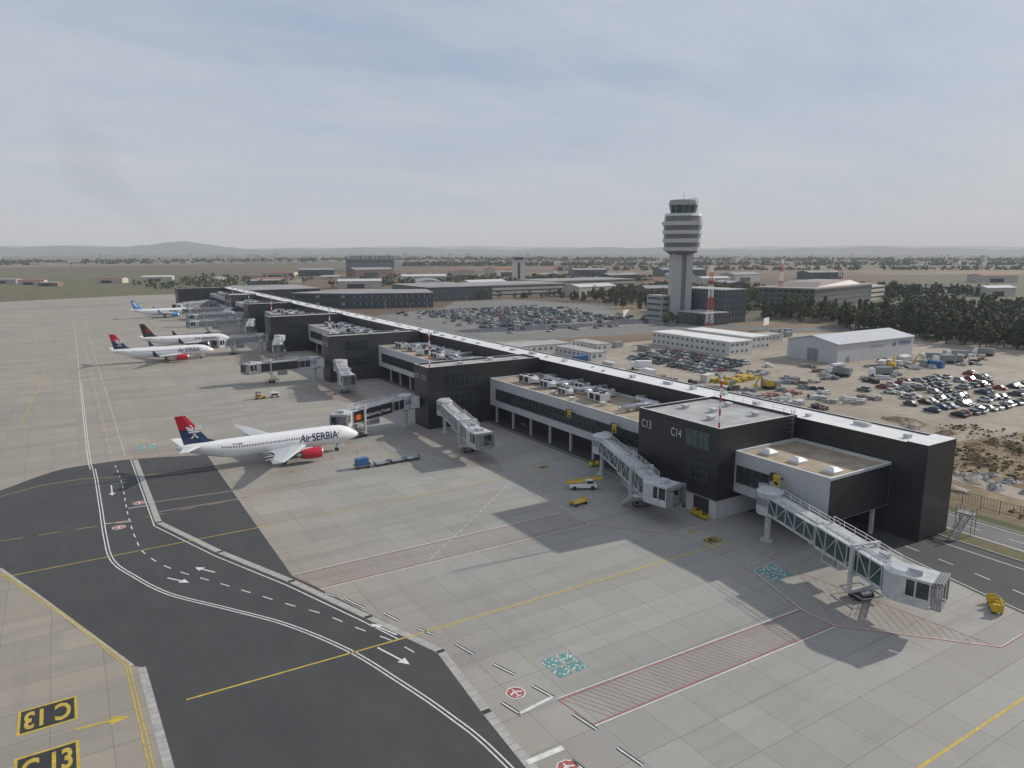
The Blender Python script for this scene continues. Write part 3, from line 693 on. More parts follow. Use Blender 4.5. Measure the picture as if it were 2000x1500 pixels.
def airliner(loc,rot,label,titles,tcol,fincols,engcol,emblem=None,sharklet=None,group="airliners on stand",bold=.03):
    t=thing("airliner",loc,label,"airliner",rot,group=group)
    m=MB();n=28
    rings=[[(x,ry*math.cos(2*math.pi*i/n),zc+rz*math.sin(2*math.pi*i/n)) for i in range(n)] for x,zc,ry,rz in reversed(FUS)]
    m.loft(rings,0)
    m.loft([[(x,ry*math.cos(2*math.pi*i/16),2.3+rz*math.sin(2*math.pi*i/16)) for i in range(16)] for x,ry,rz in ((-4.5,.3,.1),(-3,1.6,.6),(0,2.0,.8),(4.5,2.0,.8),(6.5,1.4,.5),(7.5,.3,.1))],1)
    f=m.obj("fuselage",[WHT,WGREY],t)
    m=MB()
    for side in (-1,1):
        x=12.6
        while x>-11.5:
            if not (abs(x-1.2)<.2):
                m.quad([skin(x-.12,.42,side),skin(x+.12,.42,side),skin(x+.12,.78,side),skin(x-.12,.78,side)])
            x-=.533
    o=m.obj("cabin_window",[WIN],f);o["kind"]="stuff"
    m=MB()
    for side in (-1,1):
        for a,b,c0,c1,d0,d1 in ((16.05,16.75,.55,.42,1.2,.75),(15.3,15.98,.62,.58,1.3,1.3),(14.6,15.22,.7,.66,1.2,1.25)):
            m.quad([skin(a,c0,side,.02),skin(b,c1,side,.02),skin(b,d1,side,.02),skin(a,d0,side,.02)])
    m.obj("cockpit_window",[TBLK],f)
    m=MB()
    for side in (-1,1):
        for xd,w,h0,h1 in ((13.1,.45,-.75,1.15),(-11.6,.42,-.6,1.15),(2.6,.28,-.1,.95),(1.6,.28,-.1,.95)):
            for a,b,c,d in ((xd-w,xd-w+.06,h0,h1),(xd+w-.06,xd+w,h0,h1),(xd-w,xd+w,h1-.06,h1),(xd-w,xd+w,h0,h0+.06)):
                m.quad([skin(a,c,side,.012),skin(b,c,side,.012),skin(b,d,side,.012),skin(a,d,side,.012)])
    m.obj("door_outline",[STEELG],f)
    m=MB()
    for side in (-1,1):
        tw_=max(q[2]+q[5] for q in titles if q[1]>1);t0_=min(q[2] for q in titles if q[1]>1)
        for s,sz,xx,hh,sh,wd in titles:
            v,fc=text2d(s,sz,bold*sz/2.3,sh,wd)
            bm=bmesh.new();vv=[bm.verts.new((p[0],p[1],0)) for p in v]
            for q in fc:
                try: bm.faces.new([vv[k] for k in q])
                except: pass
            y=-1.
            while y<3:
                bmesh.ops.bisect_plane(bm,geom=bm.verts[:]+bm.edges[:]+bm.faces[:],plane_co=(0,y,0),plane_no=(0,1,0));y+=.2
            bm.verts.index_update()
            vs=[]
            for q in bm.verts:
                px=xx+q.co.x
                if side>0: px=(t0_+tw_-px) if sz>1 else (2*xx+wd-px)
                vs.append(skin(px,hh+q.co.y,side,.02))
            m.add(vs,[tuple(w.index for w in q.verts) for q in bm.faces]);bm.free()
    m.obj("airline_lettering",[tcol],f)
    for side in (-1,1):
        m=MB()
        def sec(y,le,te,z,th): 
            c=le-te;return [(le,side*y,z),(le-c*.12,side*y,z+th*.55),(le-c*.4,side*y,z+th*.6),(te,side*y,z+.01),(te,side*y,z-.01),(le-c*.4,side*y,z-th*.4),(le-c*.12,side*y,z-th*.4)]
        m.loft([sec(1.2,5.9,-2.3,2.65,.85),sec(6.4,2.9,-2.3,3.1,.5),sec(12,-.3,-3.9,3.65,.32),sec(16.8,-3.1,-5.0,4.15,.2)],0,False)
        for yy in (3.5,8.3,11.5):
            m.cyl((-1.2-.22*yy,side*yy,2.75+.09*yy-.2),(-3.4-.18*yy,side*yy,2.75+.09*yy-.25),.22,.05,n=8)
        wg=m.obj("wing",[WGREY],t)
        if sharklet:
            m=MB();m.loft([sec(16.8,-3.1,-5.0,4.15,.2),[(p[0]-.5,side*17.4,p[2]+.5) for p in sec(17,-3.2,-5,4.15,.12)],[(p[0]*.6-2.5,side*17.8,p[2]+2.3) for p in sec(17,-4.3,-5.2,4.15,.06)]],0,False)
            m.obj("winglet",[sharklet],wg)
        else:
            m=MB();m.add([(-3.3,side*16.85,4.1),(-5.2,side*16.85,4.1),(-5.6,side*16.95,4.95),(-5.1,side*16.95,4.95)],[(0,1,2,3)]);m.obj("winglet",[WHT],wg)
        e=MB();c0=(5.75*side,2.0)
        prof=[(7.6,.98),(7.4,1.12),(6.6,1.22),(5.2,1.2),(3.8,1.02),(3.2,.85)]
        rg=[[(x,c0[0]+r*math.cos(2*math.pi*i/20),c0[1]+r*math.sin(2*math.pi*i/20)) for i in range(20)] for x,r in prof]
        e.loft(rg[1:],0,cap=False);e.loft(rg[:2],1,cap=False)
        e.loft([rg[0],[(6.9,c0[0]+.85*math.cos(2*math.pi*i/20),c0[1]+.85*math.sin(2*math.pi*i/20)) for i in range(20)]],1,cap=False)
        e.cyl((6.9,c0[0],2.0),(6.85,c0[0],2.0),.86,n=20,m=2);e.cyl((7.2,c0[0],2.0),(6.9,c0[0],2.0),.05,.28,n=10,m=2)
        e.cyl((3.8,c0[0],2.0),(3.15,c0[0],2.0),.84,.8,n=16,m=2);e.cyl((3.3,c0[0],2.0),(2.2,c0[0],2.0),.5,.25,n=12,m=1)
        en=e.obj("engine",[engcol,SILV,DARK],t)
        m=MB();m.hexa([(6.2,c0[0]-.15,3.0),(2.0,c0[0]-.15,2.6),(2.0,c0[0]+.15,2.6),(6.2,c0[0]+.15,3.0),(5.4,c0[0]-.12,3.35),(1.2,c0[0]-.12,3.2),(1.2,c0[0]+.12,3.2),(5.4,c0[0]+.12,3.35)]);m.obj("pylon",[WHT],en)
        m=MB()
        def st(y,le,te,z,th): return [(le,side*y,z),(le-(le-te)*.4,side*y,z+th),(te,side*y,z),(le-(le-te)*.4,side*y,z-th)]
        m.loft([st(.4,-14.9,-18.6,5.25,.22),st(6.2,-18.3,-19.9,5.85,.08)],0,False);m.obj("tailplane",[WHT],t)
        m=MB();yy=3.8*side
        m.cyl((0,yy,2.7),(0,yy,.6),.16,n=8,m=1);m.beam((0,yy,1.0),(1.2,yy*.75,2.4),.12,m=1)
        for dx in (-.42,.42): m.cyl((0,yy+dx-.2,.58),(0,yy+dx+.2,.58),.58,n=16,m=0);m.cyl((0,yy+dx-.21,.58),(0,yy+dx+.21,.58),.26,n=10,m=1)
        m.obj("main_gear",[RUB,WGREY],t)
    m=MB();m.cyl((12.64,0,2.4),(12.64,0,.4),.12,n=8,m=1)
    for dx in (-.25,.25): m.cyl((12.64,dx-.11,.38),(12.64,dx+.11,.38),.38,n=14,m=0)
    m.quad([(12.9,.35,1.9),(14.2,.35,1.9),(14.2,.45,1.1),(12.9,.45,1.1)],2);m.quad([(12.9,-.35,1.9),(14.2,-.35,1.9),(14.2,-.45,1.1),(12.9,-.45,1.1)],2)
    m.obj("nose_gear",[RUB,WGREY,WHT],t)
    def fs(z):
        q=(z-5.4)/(11.76-5.4);le=-12.9+(-17.6+12.9)*q;te=-18.2+(-19.6+18.2)*q;th=.26-.16*q
        if z<6.6: le+=(6.6-z)*1.6
        return [(le,0,z),(le-(le-te)*.35,-th,z),(te,0,z),(le-(le-te)*.35,th,z)]
    m=MB();zs=[5.4,6.0,6.6,7.6,8.9,10.2,11.5,11.76]
    for i in range(len(zs)-1):
        m.loft([fs(zs[i]),fs(zs[i+1])],0 if zs[i]<8.8 else 1,False,cap=(i in (0,len(zs)-2)))
    fin=m.obj("tail_fin",fincols,t)
    if emblem:
        m=MB()
        for side in (-1,1):
            y=side*.285
            def pl(pts,mm=0): m.quad([(-16.2+px,y,8.55+pz) for px,pz in (pts if side<0 else pts[::-1])],mm)
            if emblem=='eagle':
                for k in (-1,1):
                    for j in range(3):
                        pl([(k*.12,.35-.25*j),(k*(1.35-.2*j),1.0-.55*j),(k*(1.55-.2*j),.72-.55*j),(k*.12,.1-.25*j)])
                    pl([(k*.05,.5),(k*.5,1.25),(k*.75,1.15),(k*.6,.95),(k*.2,.35)])
                    pl([(k*.55,1.3),(k*.95,1.15),(k*.6,1.05)])
                    pl([(k*.05,-.9),(k*.75,-1.4),(k*.5,-1.6),(k*.03,-1.1)])
                for a in range(3):
                    for b in range(4):
                        if (a+b)%2==0: pl([(-.3+a*.2,-.9+b*.22),(-.1+a*.2,-.9+b*.22),(-.1+a*.2,-.68+b*.22),(-.3+a*.2,-.68+b*.22)])
            elif emblem=='flower':
                for k in range(5):
                    a=k*2*math.pi/5+1.57;c,s=math.cos(a),math.sin(a)
                    pl([(0,0),(.9*math.cos(a-.4),.9*math.sin(a-.4)),(1.2*c,1.2*s),(.9*math.cos(a+.4),.9*math.sin(a+.4))])
            elif emblem=='wave':
                pl([(-2.6,2.2),(-1.0,2.2),(.2,-.4),(.9,-1.6),(-.6,-1.0)])
        m.obj("tail_emblem",[WHT if emblem=='eagle' else (RED if emblem=='flower' else WHT)],fin)
    return t
AS=[("Air",2.35,4.0,-.35,.3,2.5),("SERBIA",2.35,6.8,-.35,.0,5.7)]
a1=airliner((36.0,151.5,0),0,"white airliner with red and navy tail parked at a jet bridge",AS+[("YU-APE",.6,-9.5,.95,0,2.0)],NAVY,[NAVY,PRED],PRED,emblem='eagle',bold=.03)
a2=airliner((33.5,316,0),rad(-3),"white airliner with red tail and dark blade winglets",AS,NAVY,[NAVY,PRED],PRED,emblem='eagle',sharklet=NAVY,bold=.03)
a3=airliner((47.3,354,0),rad(-3),"white airliner with black tail and red flower emblem",[("ETF AIRWAYS",1.6,2.5,-.2,0,9)],TBLK,[TBLK,TBLK],TBLK,emblem='flower',sharklet=TBLK)
a4=airliner((57,526,0),rad(-1),"white airliner with light blue tail and winglets",[("dubai",1.9,2.5,-.3,0,5)],NAVY,[LBLUE,LBLUE],LBLUE,emblem='wave',sharklet=LBLUE)
dup(a1,(470,1010,0),rad(190),"distant white airliner with red tail by a hangar")
a5=airliner((352,1085,0),rad(150),"distant freight airliner with yellow tail",[("D",1.6,4,-.2,0,1)],RED,[YEL,YEL],YEL)
# ------------------------------------------------------------------ ground support equipment
def wheels(m,pts,r,w=.2):
    for x,y in pts: m.cyl((x,y-w/2,r),(x,y+w/2,r),r,n=10)
def wheelset(t,pts,r,w=.2):
    for x,y in pts: m=MB();wheels(m,[(x,y)],r,w);m.obj("wheel",[RUB],t)
def cart(loc,rot,col,load=None,label="baggage dolly",n="baggage_cart"):
    t=thing(n,loc,label,"baggage cart",rot,group="ground support carts on the apron")
    m=MB();m.box(-1.6,1.6,-.8,.8,.5,.65);m.beam((1.6,0,.55),(2.5,0,.3),.1)
    for x in (-1.6,1.55): m.box(x,x+.06,-.8,.8,.65,1.0)
    m.obj("deck",[col],t);wheelset(t,[(-1.1,-.7),(-1.1,.7),(1.1,-.7),(1.1,.7)],.27)
    if load:
        m=MB();m.box(-1.3,1.2,-.72,.72,.66,2.0);m.box(-1.35,1.25,-.77,.77,2.0,2.08);m.obj("container",[load],t)
    return t
cart((48.9,136.3,0),.02,STEELG,BLUE,"steel dolly carrying a blue box on the apron")
for k,x in enumerate((53,56.6,60)): cart((x,136+.1*k,0),.05,STEELG,None,"empty grey steel dolly on the apron")
cart((73.5,95.6,0),.1,YEL,None,"yellow flat dolly standing alone on the apron")
def tug(loc,rot,body,label):
    t=thing("baggage_tug",loc,label,"tug",rot,group="service vehicles on the apron")
    m=MB();m.add([(-1.5,-.75,.35),(1.5,-.75,.35),(1.5,-.75,.95),(.3,-.75,1.1),(.1,-.75,.8),(-1.5,-.75,.8),(-1.5,.75,.35),(1.5,.75,.35),(1.5,.75,.95),(.3,.75,1.1),(.1,.75,.8),(-1.5,.75,.8)],[(0,1,2,3,4,5),(11,10,9,8,7,6),(0,6,7,1),(1,7,8,2),(2,8,9,3),(3,9,10,4),(4,10,11,5),(5,11,6,0)]);m.obj("body",[body],t)
    m=MB();m.box(-1.0,.2,-.7,.7,2.0,2.08)
    for x,y in ((-.95,-.65),(-.95,.65),(.15,-.65),(.15,.65)): m.beam((x,y,.8),(x,y,2.0),.07)
    m.box(-.8,-.2,-.5,.5,.8,1.1);m.box(-.9,-.75,-.5,.5,1.1,1.6);m.obj("canopy",[DARK],t)
    wheelset(t,[(-1,-.7),(-1,.7),(1,-.7),(1,.7)],.38);return t
tug((47.5,219,0),.1,YEL,"yellow baggage tug on the apron beside a white power unit")
tug((96,147,0),1.5,STEELG,"dark tug parked under the pier")
def gpu(loc,rot,col,label):
    t=thing("ground_power_unit",loc,label,"ground power unit",rot,group="service vehicles on the apron")
    m=MB();m.box(-1.3,1.3,-.7,.7,.5,1.5);m.box(-1.1,.2,-.6,.6,1.5,1.75);m.beam((1.3,0,.6),(2.2,0,.35),.1);m.obj("housing",[col],t)
    for s in (-1,1):
        m=MB()
        m.box(-1.1,.9,s*.7-.03,s*.7+.03,.7,1.3);m.obj("grille",[DARK],t)
    wheelset(t,[(-.9,-.6),(-.9,.6),(.9,-.6),(.9,.6)],.3);return t
gpu((51.8,219,0),.05,WHT,"white ground power unit on the apron")
def loader(loc,rot):
    t=thing("belt_loader",loc,"white and yellow belt loader with raised conveyor","belt loader",rot,group="service vehicles on the apron")
    m=MB();m.box(-2.6,2.4,-.9,.9,.45,.95,0);m.box(.4,1.6,-.9,-.1,.95,1.9,0);m.obj("chassis",[WHT],t)
    m=MB();m.beam((-3.4,.3,1.1),(3.6,.3,1.9),.8,.22);m.beam((-3.4,.72,1.4),(3.6,.72,2.2),.05,.2);m.beam((0,.3,.9),(1.5,.3,1.6),.15);m.obj("conveyor",[YEL],t)
    m=MB();m.box(.45,1.65,-.93,-.07,1.25,1.8);m.obj("cab_glass",[WIN],t)
    wheelset(t,[(-1.8,-.8),(-1.8,.8),(1.6,-.8),(1.6,.8)],.42,.28)
loader((79.4,101.8,0),-.5)
def chock(loc,rot,k=1):
    t=thing("chock_trolley",loc,"small yellow wheeled trolley near the pier wall","trolley",rot,group="yellow trolleys by the pier")
    m=MB();m.box(-.9,.9,-.5,.5,.3,.42);m.box(-.9,-.84,-.5,.5,.42,1.1);m.box(.84,.9,-.5,.5,.42,1.1);m.beam((-.87,-.45,1.1),(.87,-.45,1.1),.06);m.box(-.5,.1,-.3,.3,.42,.8);m.obj("frame",[YEL],t)
    wheelset(t,[(-.6,-.4),(-.6,.4),(.6,-.4),(.6,.4)],.16,.1);t.scale=(k,k,k);return t
for x,y,r,k in ((87.1,80.8,1.4,1),(87,79.0,1.6,.8),(90,112,0,1),(94.3,37.9,.6,1.2),(95.6,38.6,.9,1.1)): chock((x,y,0),r,k)
cone=thing("traffic_cone",(36,141,0),"orange traffic cone on the apron","traffic cone",group="cones around the airliner")
m=MB();m.box(-.2,.2,-.2,.2,0,.04);m.cyl((0,0,.04),(0,0,.7),.15,.03,n=8);m.obj("cone_body",[ORG],cone)
for x,y in ((46,146),(52,147.5),(38,160),(30.5,148),(55,150),(53,156)): dup(cone,(x,y,0))
# ------------------------------------------------------------------ control tower
def ngon(cx,cy,r,n=12,ph=.26): return [(cx+r*math.cos(ph+2*math.pi*i/n),cy+r*math.sin(ph+2*math.pi*i/n)) for i in range(n)]
tw=thing("control_tower",(332,331,0),"tall grey control tower with stacked faceted decks","control tower",rad(-32))
SHL=M("tower_pale_shaft",(.42,.42,.41),.7,var=.06,sc=.1,seam=[(2,3.2,.1,.2)])
m=MB();m.box(-6.2,-.6,-5.5,5.5,0,46,0);m.box(2.2,6.2,-5.5,5.5,0,46,0);m.box(-.6,2.2,-4.9,4.9,0,46,1);m.obj("shaft",[SHL,M("tower_recess_grey",(.16,.16,.165),.5)],tw)
lv=[(41.0,7.0,43.4,10.4,1),(43.4,11.0,45.6,11.5,0),(45.6,10.9,48.4,11.0,1),(48.4,11.6,50.8,12.0,0),(50.8,11.2,53.6,11.3,1),(53.6,11.9,55.8,12.3,0),(55.8,11.4,58.8,11.6,1),(58.8,12.2,61.2,12.8,0),(61.2,11.3,64.4,11.0,1),(64.4,11.3,66.0,10.9,0)]
TR=M("tower_recess",(.13,.14,.145),.35)
for z0,r0,z1,r1,k in lv:
    q=MB();q.prism(ngon(0,0,r0),z0+.01,z1-.01,0,scale_top=ngon(0,0,r1));q.obj("recessed_storey" if k else "deck",[TR if k else TWHITE],tw)
m=MB();m.prism(ngon(0,0,7.4),66.0,71.0,0,scale_top=ngon(0,0,8.3));cabg=m.obj("cab_glazing",[glass("cab_green_glass",(.03,.07,.06))],tw)
m=MB();m.prism(ngon(0,0,8.8),71.02,72.6,0,scale_top=ngon(0,0,9.0));m.prism(ngon(0,0,8.4),72.62,74.2,0)
m.obj("cab_roof",[TCONC],tw)
m=MB()
for i in range(12):
    a=.26+2*math.pi*i/12;m.beam((7.45*math.cos(a),7.45*math.sin(a),66.0),(8.4*math.cos(a),8.4*math.sin(a),71.0),.22)
m.obj("cab_mullion",[STEELG],cabg)
m=MB();m.cyl((0,0,74.2),(0,0,79),.12,n=6);m.cyl((6,-2,74.2),(6,-2,77),.08,n=6)
for k in range(5): m.beam((7.5,3,67+k*1.6),(9.6,3,67+k*1.6),.1)
m.beam((9.6,3,66),(9.6,3,75.6),.2);m.beam((9.6,3,75.5),(4,3,75.5),.2)
m.obj("antenna",[STEELG],tw)
def bldg(name,poly,h,label,cat,wall,roof,rows=3,glassmat=WINB,group=None,single=False):
    cx=sum(p[0] for p in poly)/len(poly);cy=sum(p[1] for p in poly)/len(poly)
    t=thing(name,(cx,cy,0),label,cat,group=group)
    P=[(p[0]-cx,p[1]-cy) for p in poly]
    a=sum(P[i][0]*P[(i+1)%len(P)][1]-P[(i+1)%len(P)][0]*P[i][1] for i in range(len(P)))
    if a<0:P=P[::-1]
    m=MB();m.prism(P,0,h);m.obj("wall",[wall],t)
    m=MB();m.prism([(x*1.01,y*1.01) for x,y in P],h+.003,h+.45);m.obj("roof",[roof],t)
    for i in range(len(P)):
        A_=Vector((*P[i],0));B_=Vector((*P[(i+1)%len(P)],0));d=B_-A_;L=d.length
        d.normalize();nn=Vector((d.y,-d.x,0))*.05
        if L<4 or nn.x+nn.y>.045: continue
        for r in range(rows):
            fh=h/rows;z0=r*fh+fh*.42;z1=r*fh+fh*.78;k=1.0
            while k<L-1.5:
                e=min(k+1.3,L-.5) if single else L-1
                p=A_+d*k+nn;q=A_+d*e+nn;w=MB()
                w.quad([(p.x,p.y,z0),(q.x,q.y,z0),(q.x,q.y,z1),(p.x,p.y,z1)]);w.obj("window" if single else "window_band",[CABW if single else glassmat],t);k+=3.0 if single else L
    return t
CABW=glass("cabin_window_glass",(.14,.15,.16),.2)
R4=lambda x0,x1,y0,y1:[(x0,y0),(x1,y0),(x1,y1),(x0,y1)]
BG=M("blue_grey_glazing",(.055,.07,.085),.25,seam=[(2,3.5,.2,-.5)])
GR=M("weathered_roof",(.27,.27,.265),.8,var=.25,sc=.05)
bldg("office_block",R4(338,358,300,338),20,"dark glazed office block at the foot of the control tower","office building",BG,ROOFG,5)
bldg("office_block",R4(322,331,336,350),15,"light grey annexe beside the control tower","office building",TCONC,ROOFG,4)
bldg("office_block",R4(318,338,296,318),7,"low glazed annexe beside the control tower","office building",BG,ROOFG,2)
g=bldg("glass_hall",[(476,336),(587,360),(575,400),(460,374)],14.5,"glass-fronted hall with overhanging light roof among trees","hall",M("pale_green_glazing",(.13,.16,.155),.25),TWHITE,4)
m=MB();
P=[(476,336),(587,360),(575,400),(460,374)];cx,cy=524.5,367.5
rr0=[((p[0]-cx)*1.1,(p[1]-cy)*1.12) for p in P];m.prism(rr0,15.2,16.0,scale_top=rr0);m.prism([(x*.7,y*.7) for x,y in rr0],16.01,19.5,scale_top=[(x*.5,y*.6) for x,y in rr0]);m.obj("canopy_roof",[M("bronze_roof",(.30,.26,.23),.6)],g)
bldg("office_block",[(590,370),(640,380),(634,405),(584,396)],12,"pale office block beside the glass hall","office building",CREAM,TWHITE,3)
ot=thing("old_control_tower",(500,784,0),"old white square control tower with dark window strip","control tower",rad(-30))
m=MB();m.box(-8,8,-6,6,0,30);m.obj("shaft",[M("old_tower_white",(.62,.60,.56),.7)],ot)
m=MB();m.box(-9,9,-7,7,30.01,31.4);m.box(-6,6,-5,5,34.6,36);m.obj("gallery",[TWHITE],ot)
m=MB();m.box(-5.5,5.5,-4.5,4.5,31.41,34.59);m.obj("cab_glazing",[WIN],ot)
m=MB();m.box(-1.5,1.5,-6.1,-6.01,3,28);m.obj("window_strip",[WINB],ot);m=MB();m.cyl((0,0,36),(0,0,43),.25,n=6);m.cyl((3,0,36),(3,0,39),.15,n=6);m.obj("antenna",[STEELG],ot)
def lattice(loc,h,w,label,k=1.):
    t=thing("lattice_mast",loc,label,"mast",.4,group="red and white lattice masts")
    m=MB();n=int(h/3.2)
    for i_ in range(n):
        z0=h*i_/n;z1=h*(i_+1)/n;w0=w*(1-.72*i_/n)/2;w1=w*(1-.72*(i_+1)/n)/2;mi=(i_//2)%2
        c0=[(-w0,-w0,z0),(w0,-w0,z0),(w0,w0,z0),(-w0,w0,z0)];c1=[(-w1,-w1,z1),(w1,-w1,z1),(w1,w1,z1),(-w1,w1,z1)]
        for i in range(4):
            m.beam(c0[i],c1[i],.13*k,m=mi);m.beam(c0[i],c1[(i+1)%4],.06*k,m=mi);m.beam(c0[(i+1)%4],c1[i],.06*k,m=mi);m.beam(c1[i],c1[(i+1)%4],.07*k,m=mi)
    m.obj("lattice",[RED,WHT],t)
    m=MB();m.cyl((0,0,h),(0,0,h+3),.06,n=6);m.cyl((.5,-.9,h*.8),(.7,-1.5,h*.8),.7,n=12);m.obj("antenna",[WHT],t)
lattice((285,262,0),36,3.4,"tall red and white lattice mast beside the control tower");lattice((474,365,0),37,3.6,"red and white lattice mast beside the glass hall",1.3);lattice((932,620,0),24,5,"distant red and white lattice mast",2);lattice((640,900,0),30,5,"distant lattice mast over the fields",1.8)
sh=thing("white_shed",(255,168,0),"large white metal shed with shallow gable roof and sign","warehouse")
m=MB();Lx,Ly=53,23
m.box(0,Lx,0,Ly,0,7.6);m.add([(0,0,7.6),(0,Ly,7.6),(0,Ly/2,10),(Lx,0,7.6),(Lx,Ly,7.6),(Lx,Ly/2,10)],[(0,2,1),(3,4,5)]);m.obj("wall",[M("white_corrugated",(.56,.57,.58),.5,var=.06,seam=[(0,1.0,.1,.2),(1,1.0,.1,.2)])],sh)
m=MB()
for a,b in ((-.5,Ly/2),(Ly/2,Ly+.5)):
    za,zb=(7.55,10.05) if a<0 else (10.05,7.55)
    m.hexa([(-.5,a,za),(Lx+.5,a,za),(Lx+.5,b,zb),(-.5,b,zb),(-.5,a,za+.2),(Lx+.5,a,za+.2),(Lx+.5,b,zb+.2),(-.5,b,zb+.2)])
m.obj("roof",[M("pale_sheet_roof",(.52,.53,.54),.45,var=.1,seam=[(0,3,.15,.4)])],sh)
m=MB();put_text(m,"TERNA",2.7,(41.5,-.12,4.6),(1.0,0,0),(0,0,1),0,.04,width=10)
m.quad([(37.5,-.12,4.6),(40,-.12,4.6),(38.8,-.12,6.7)]);m.obj("sign",[BLUE],sh)
m=MB();put_text(m,"INTERMODAL",1.2,(22,-.12,4.9),(1.0,0,0),(0,0,1),0,.0,width=9);m.obj("sign_lettering",[STEELG],sh)
m=MB();m.box(-.06,-.01,8.5,13.5,0,5);m.obj("door",[STEELG],sh)
m=MB();m.box(6,8,-.06,-.01,0,2.4);m.obj("door",[STEELG],sh)
CW=M("container_white",(.56,.56,.54),.6,var=.08,seam=[(1,6,.15,.5),(0,6,.15,.5)])
bldg("site_office",R4(236,250,205,252),5.6,"long white two-storey prefabricated site office","site office",CW,ROOFW,2,single=True,group="white prefabricated offices")
bldg("site_office",R4(258,270,212,252),5.6,"long white two-storey prefabricated site office","site office",CW,ROOFW,2,single=True,group="white prefabricated offices")
for x0,x1,y0,y1,h in ((160,190,255,268,3),(140,152,210,240,3),(178,186,225,250,3),(196,204,244,262,3),(150,158,176,196,3),(280,300,228,236,3),(310,330,205,214,3.2)):
    bldg("site_cabin",R4(x0,x1,y0,y1),h,"low white prefabricated cabin on gravel","cabin",CW,GR if x0<150 else ROOFG,1,single=True,group="low prefabricated cabins")
bldg("terminal_hall",[(150,560),(186,530),(245,508),(262,556),(200,590)],11,"dark blue glazed terminal hall joined to the pier","terminal building",BG,GR,2)
bldg("terminal_hall",R4(266,330,562,640),12,"glazed terminal hall with pale roof","terminal building",BG,GR,2)
bldg("terminal_hall",R4(336,430,585,650),11,"pale terminal hall with dark window bands","terminal building",CREAM,GR,3)
bldg("terminal_hall",R4(440,560,630,690),11,"long pale terminal hall behind trees","terminal building",CREAM,GR,3)
bldg("terminal_hall",R4(124,185,600,680),12,"dark terminal hall at the pier end","terminal building",BLACK,GR,2)
hg=thing("aircraft_hangar",(550,1437,0),"large grey hangar with exposed roof trusses","hangar",rad(-33))
m=MB();m.box(-50,50,0,60,0,24);m.obj("wall",[M("hangar_grey",(.08,.09,.10),.7)],hg)
m=MB();
for k in range(11):
    x=-50+k*10;m.beam((x,0,24),(x,0,31),.9);m.beam((x,60,24),(x,60,31),.9)
    if k<10: m.beam((x,0,24),(x+10,0,31),.5);m.beam((x,0,31),(x+10,0,24),.5)
m.beam((-50,0,31),(50,0,31),1);m.beam((-50,60,31),(50,60,31),1);m.obj("roof_truss",[FRAME],hg)
HD=M("hangar_door_grey",(.14,.16,.18),.6)
for k in range(5): m=MB();m.box(-48+k*19.5,-30+k*19.5,-.3,-.05,0,18);m.obj("hangar_door",[HD],hg)
def shedb(x,y,w,d,h,rot,wall,roof,label):
    t=thing("warehouse",(x,y,0),label,"warehouse",rot,group="distant sheds and warehouses")
    m=MB();m.box(-w/2,w/2,-d/2,d/2,0,h);m.add([(-w/2,-d/2,h),(-w/2,d/2,h),(-w/2,0,h*1.25),(w/2,-d/2,h),(w/2,d/2,h),(w/2,0,h*1.25)],[(0,2,1),(3,4,5)]);m.obj("wall",[wall],t)
    m=MB()
    for a,b in ((-d/2-.4,0),(0,d/2+.4)):
        za,zb=(h,h*1.26) if a<0 else (h*1.26,h)
        m.hexa([(-w/2-.4,a,za),(w/2+.4,a,za),(w/2+.4,b,zb),(-w/2-.4,b,zb),(-w/2-.4,a,za+.3),(w/2+.4,a,za+.3),(w/2+.4,b,zb+.3),(-w/2-.4,b,zb+.3)])
    m.obj("roof",[roof],t)
    m=MB();m.box(-w*.3,w*.1,-d/2-.06,-d/2-.01,0,h*.6);m.obj("door",[DARK],t)
rr=random.Random(11)
REDR=M("red_tile_roof",(.26,.11,.07),.85)
wl_=[(CREAM,TWHITE,"pale shed with light metal roof"),(BRICK,GR,"brown shed with grey roof"),(TCONC,GR,"grey shed with grey roof"),(CREAM,REDR,"pale building with red tile roof"),(BG,GR,"dark blue-grey shed with grey roof")]
spots=[(522,983,90,30,12),(640,1050,60,30,12),(600,860,50,24,9),(680,800,60,24,9),(760,760,50,24,9),(820,700,60,24,10),(720,660,40,20,8),(640,560,40,20,8),(700,520,36,18,8),(900,900,80,40,11),(780,1000,60,30,10),(420,900,60,26,9),(440,1150,70,34,12),(380,1250,60,30,10),(300,1180,50,24,8),(250,1000,60,20,6),(220,940,40,16,6),(180,1050,50,18,6),(120,1150,40,18,6),(60,1120,36,16,6),(-30,1120,30,14,5),(-60,1180,34,16,5),(-10,1060,24,12,4),(768,346,34,16,8),(1000,700,60,30,10),(1100,500,60,26,9),(360,760,60,26,9),(300,820,50,22,8),(440,560,50,24,9),(480,500,44,20,9),(560,720,40,18,8),(620,640,44,18,7),(400,700,50,20,9),(340,700,40,20,8)]
for x,y,w,d,h in spots:
    a=rr.choice(wl_);shedb(x,y,w,d,h,rr.choice((-.3,.1,-.55,1.2)),a[0],a[1],a[2])
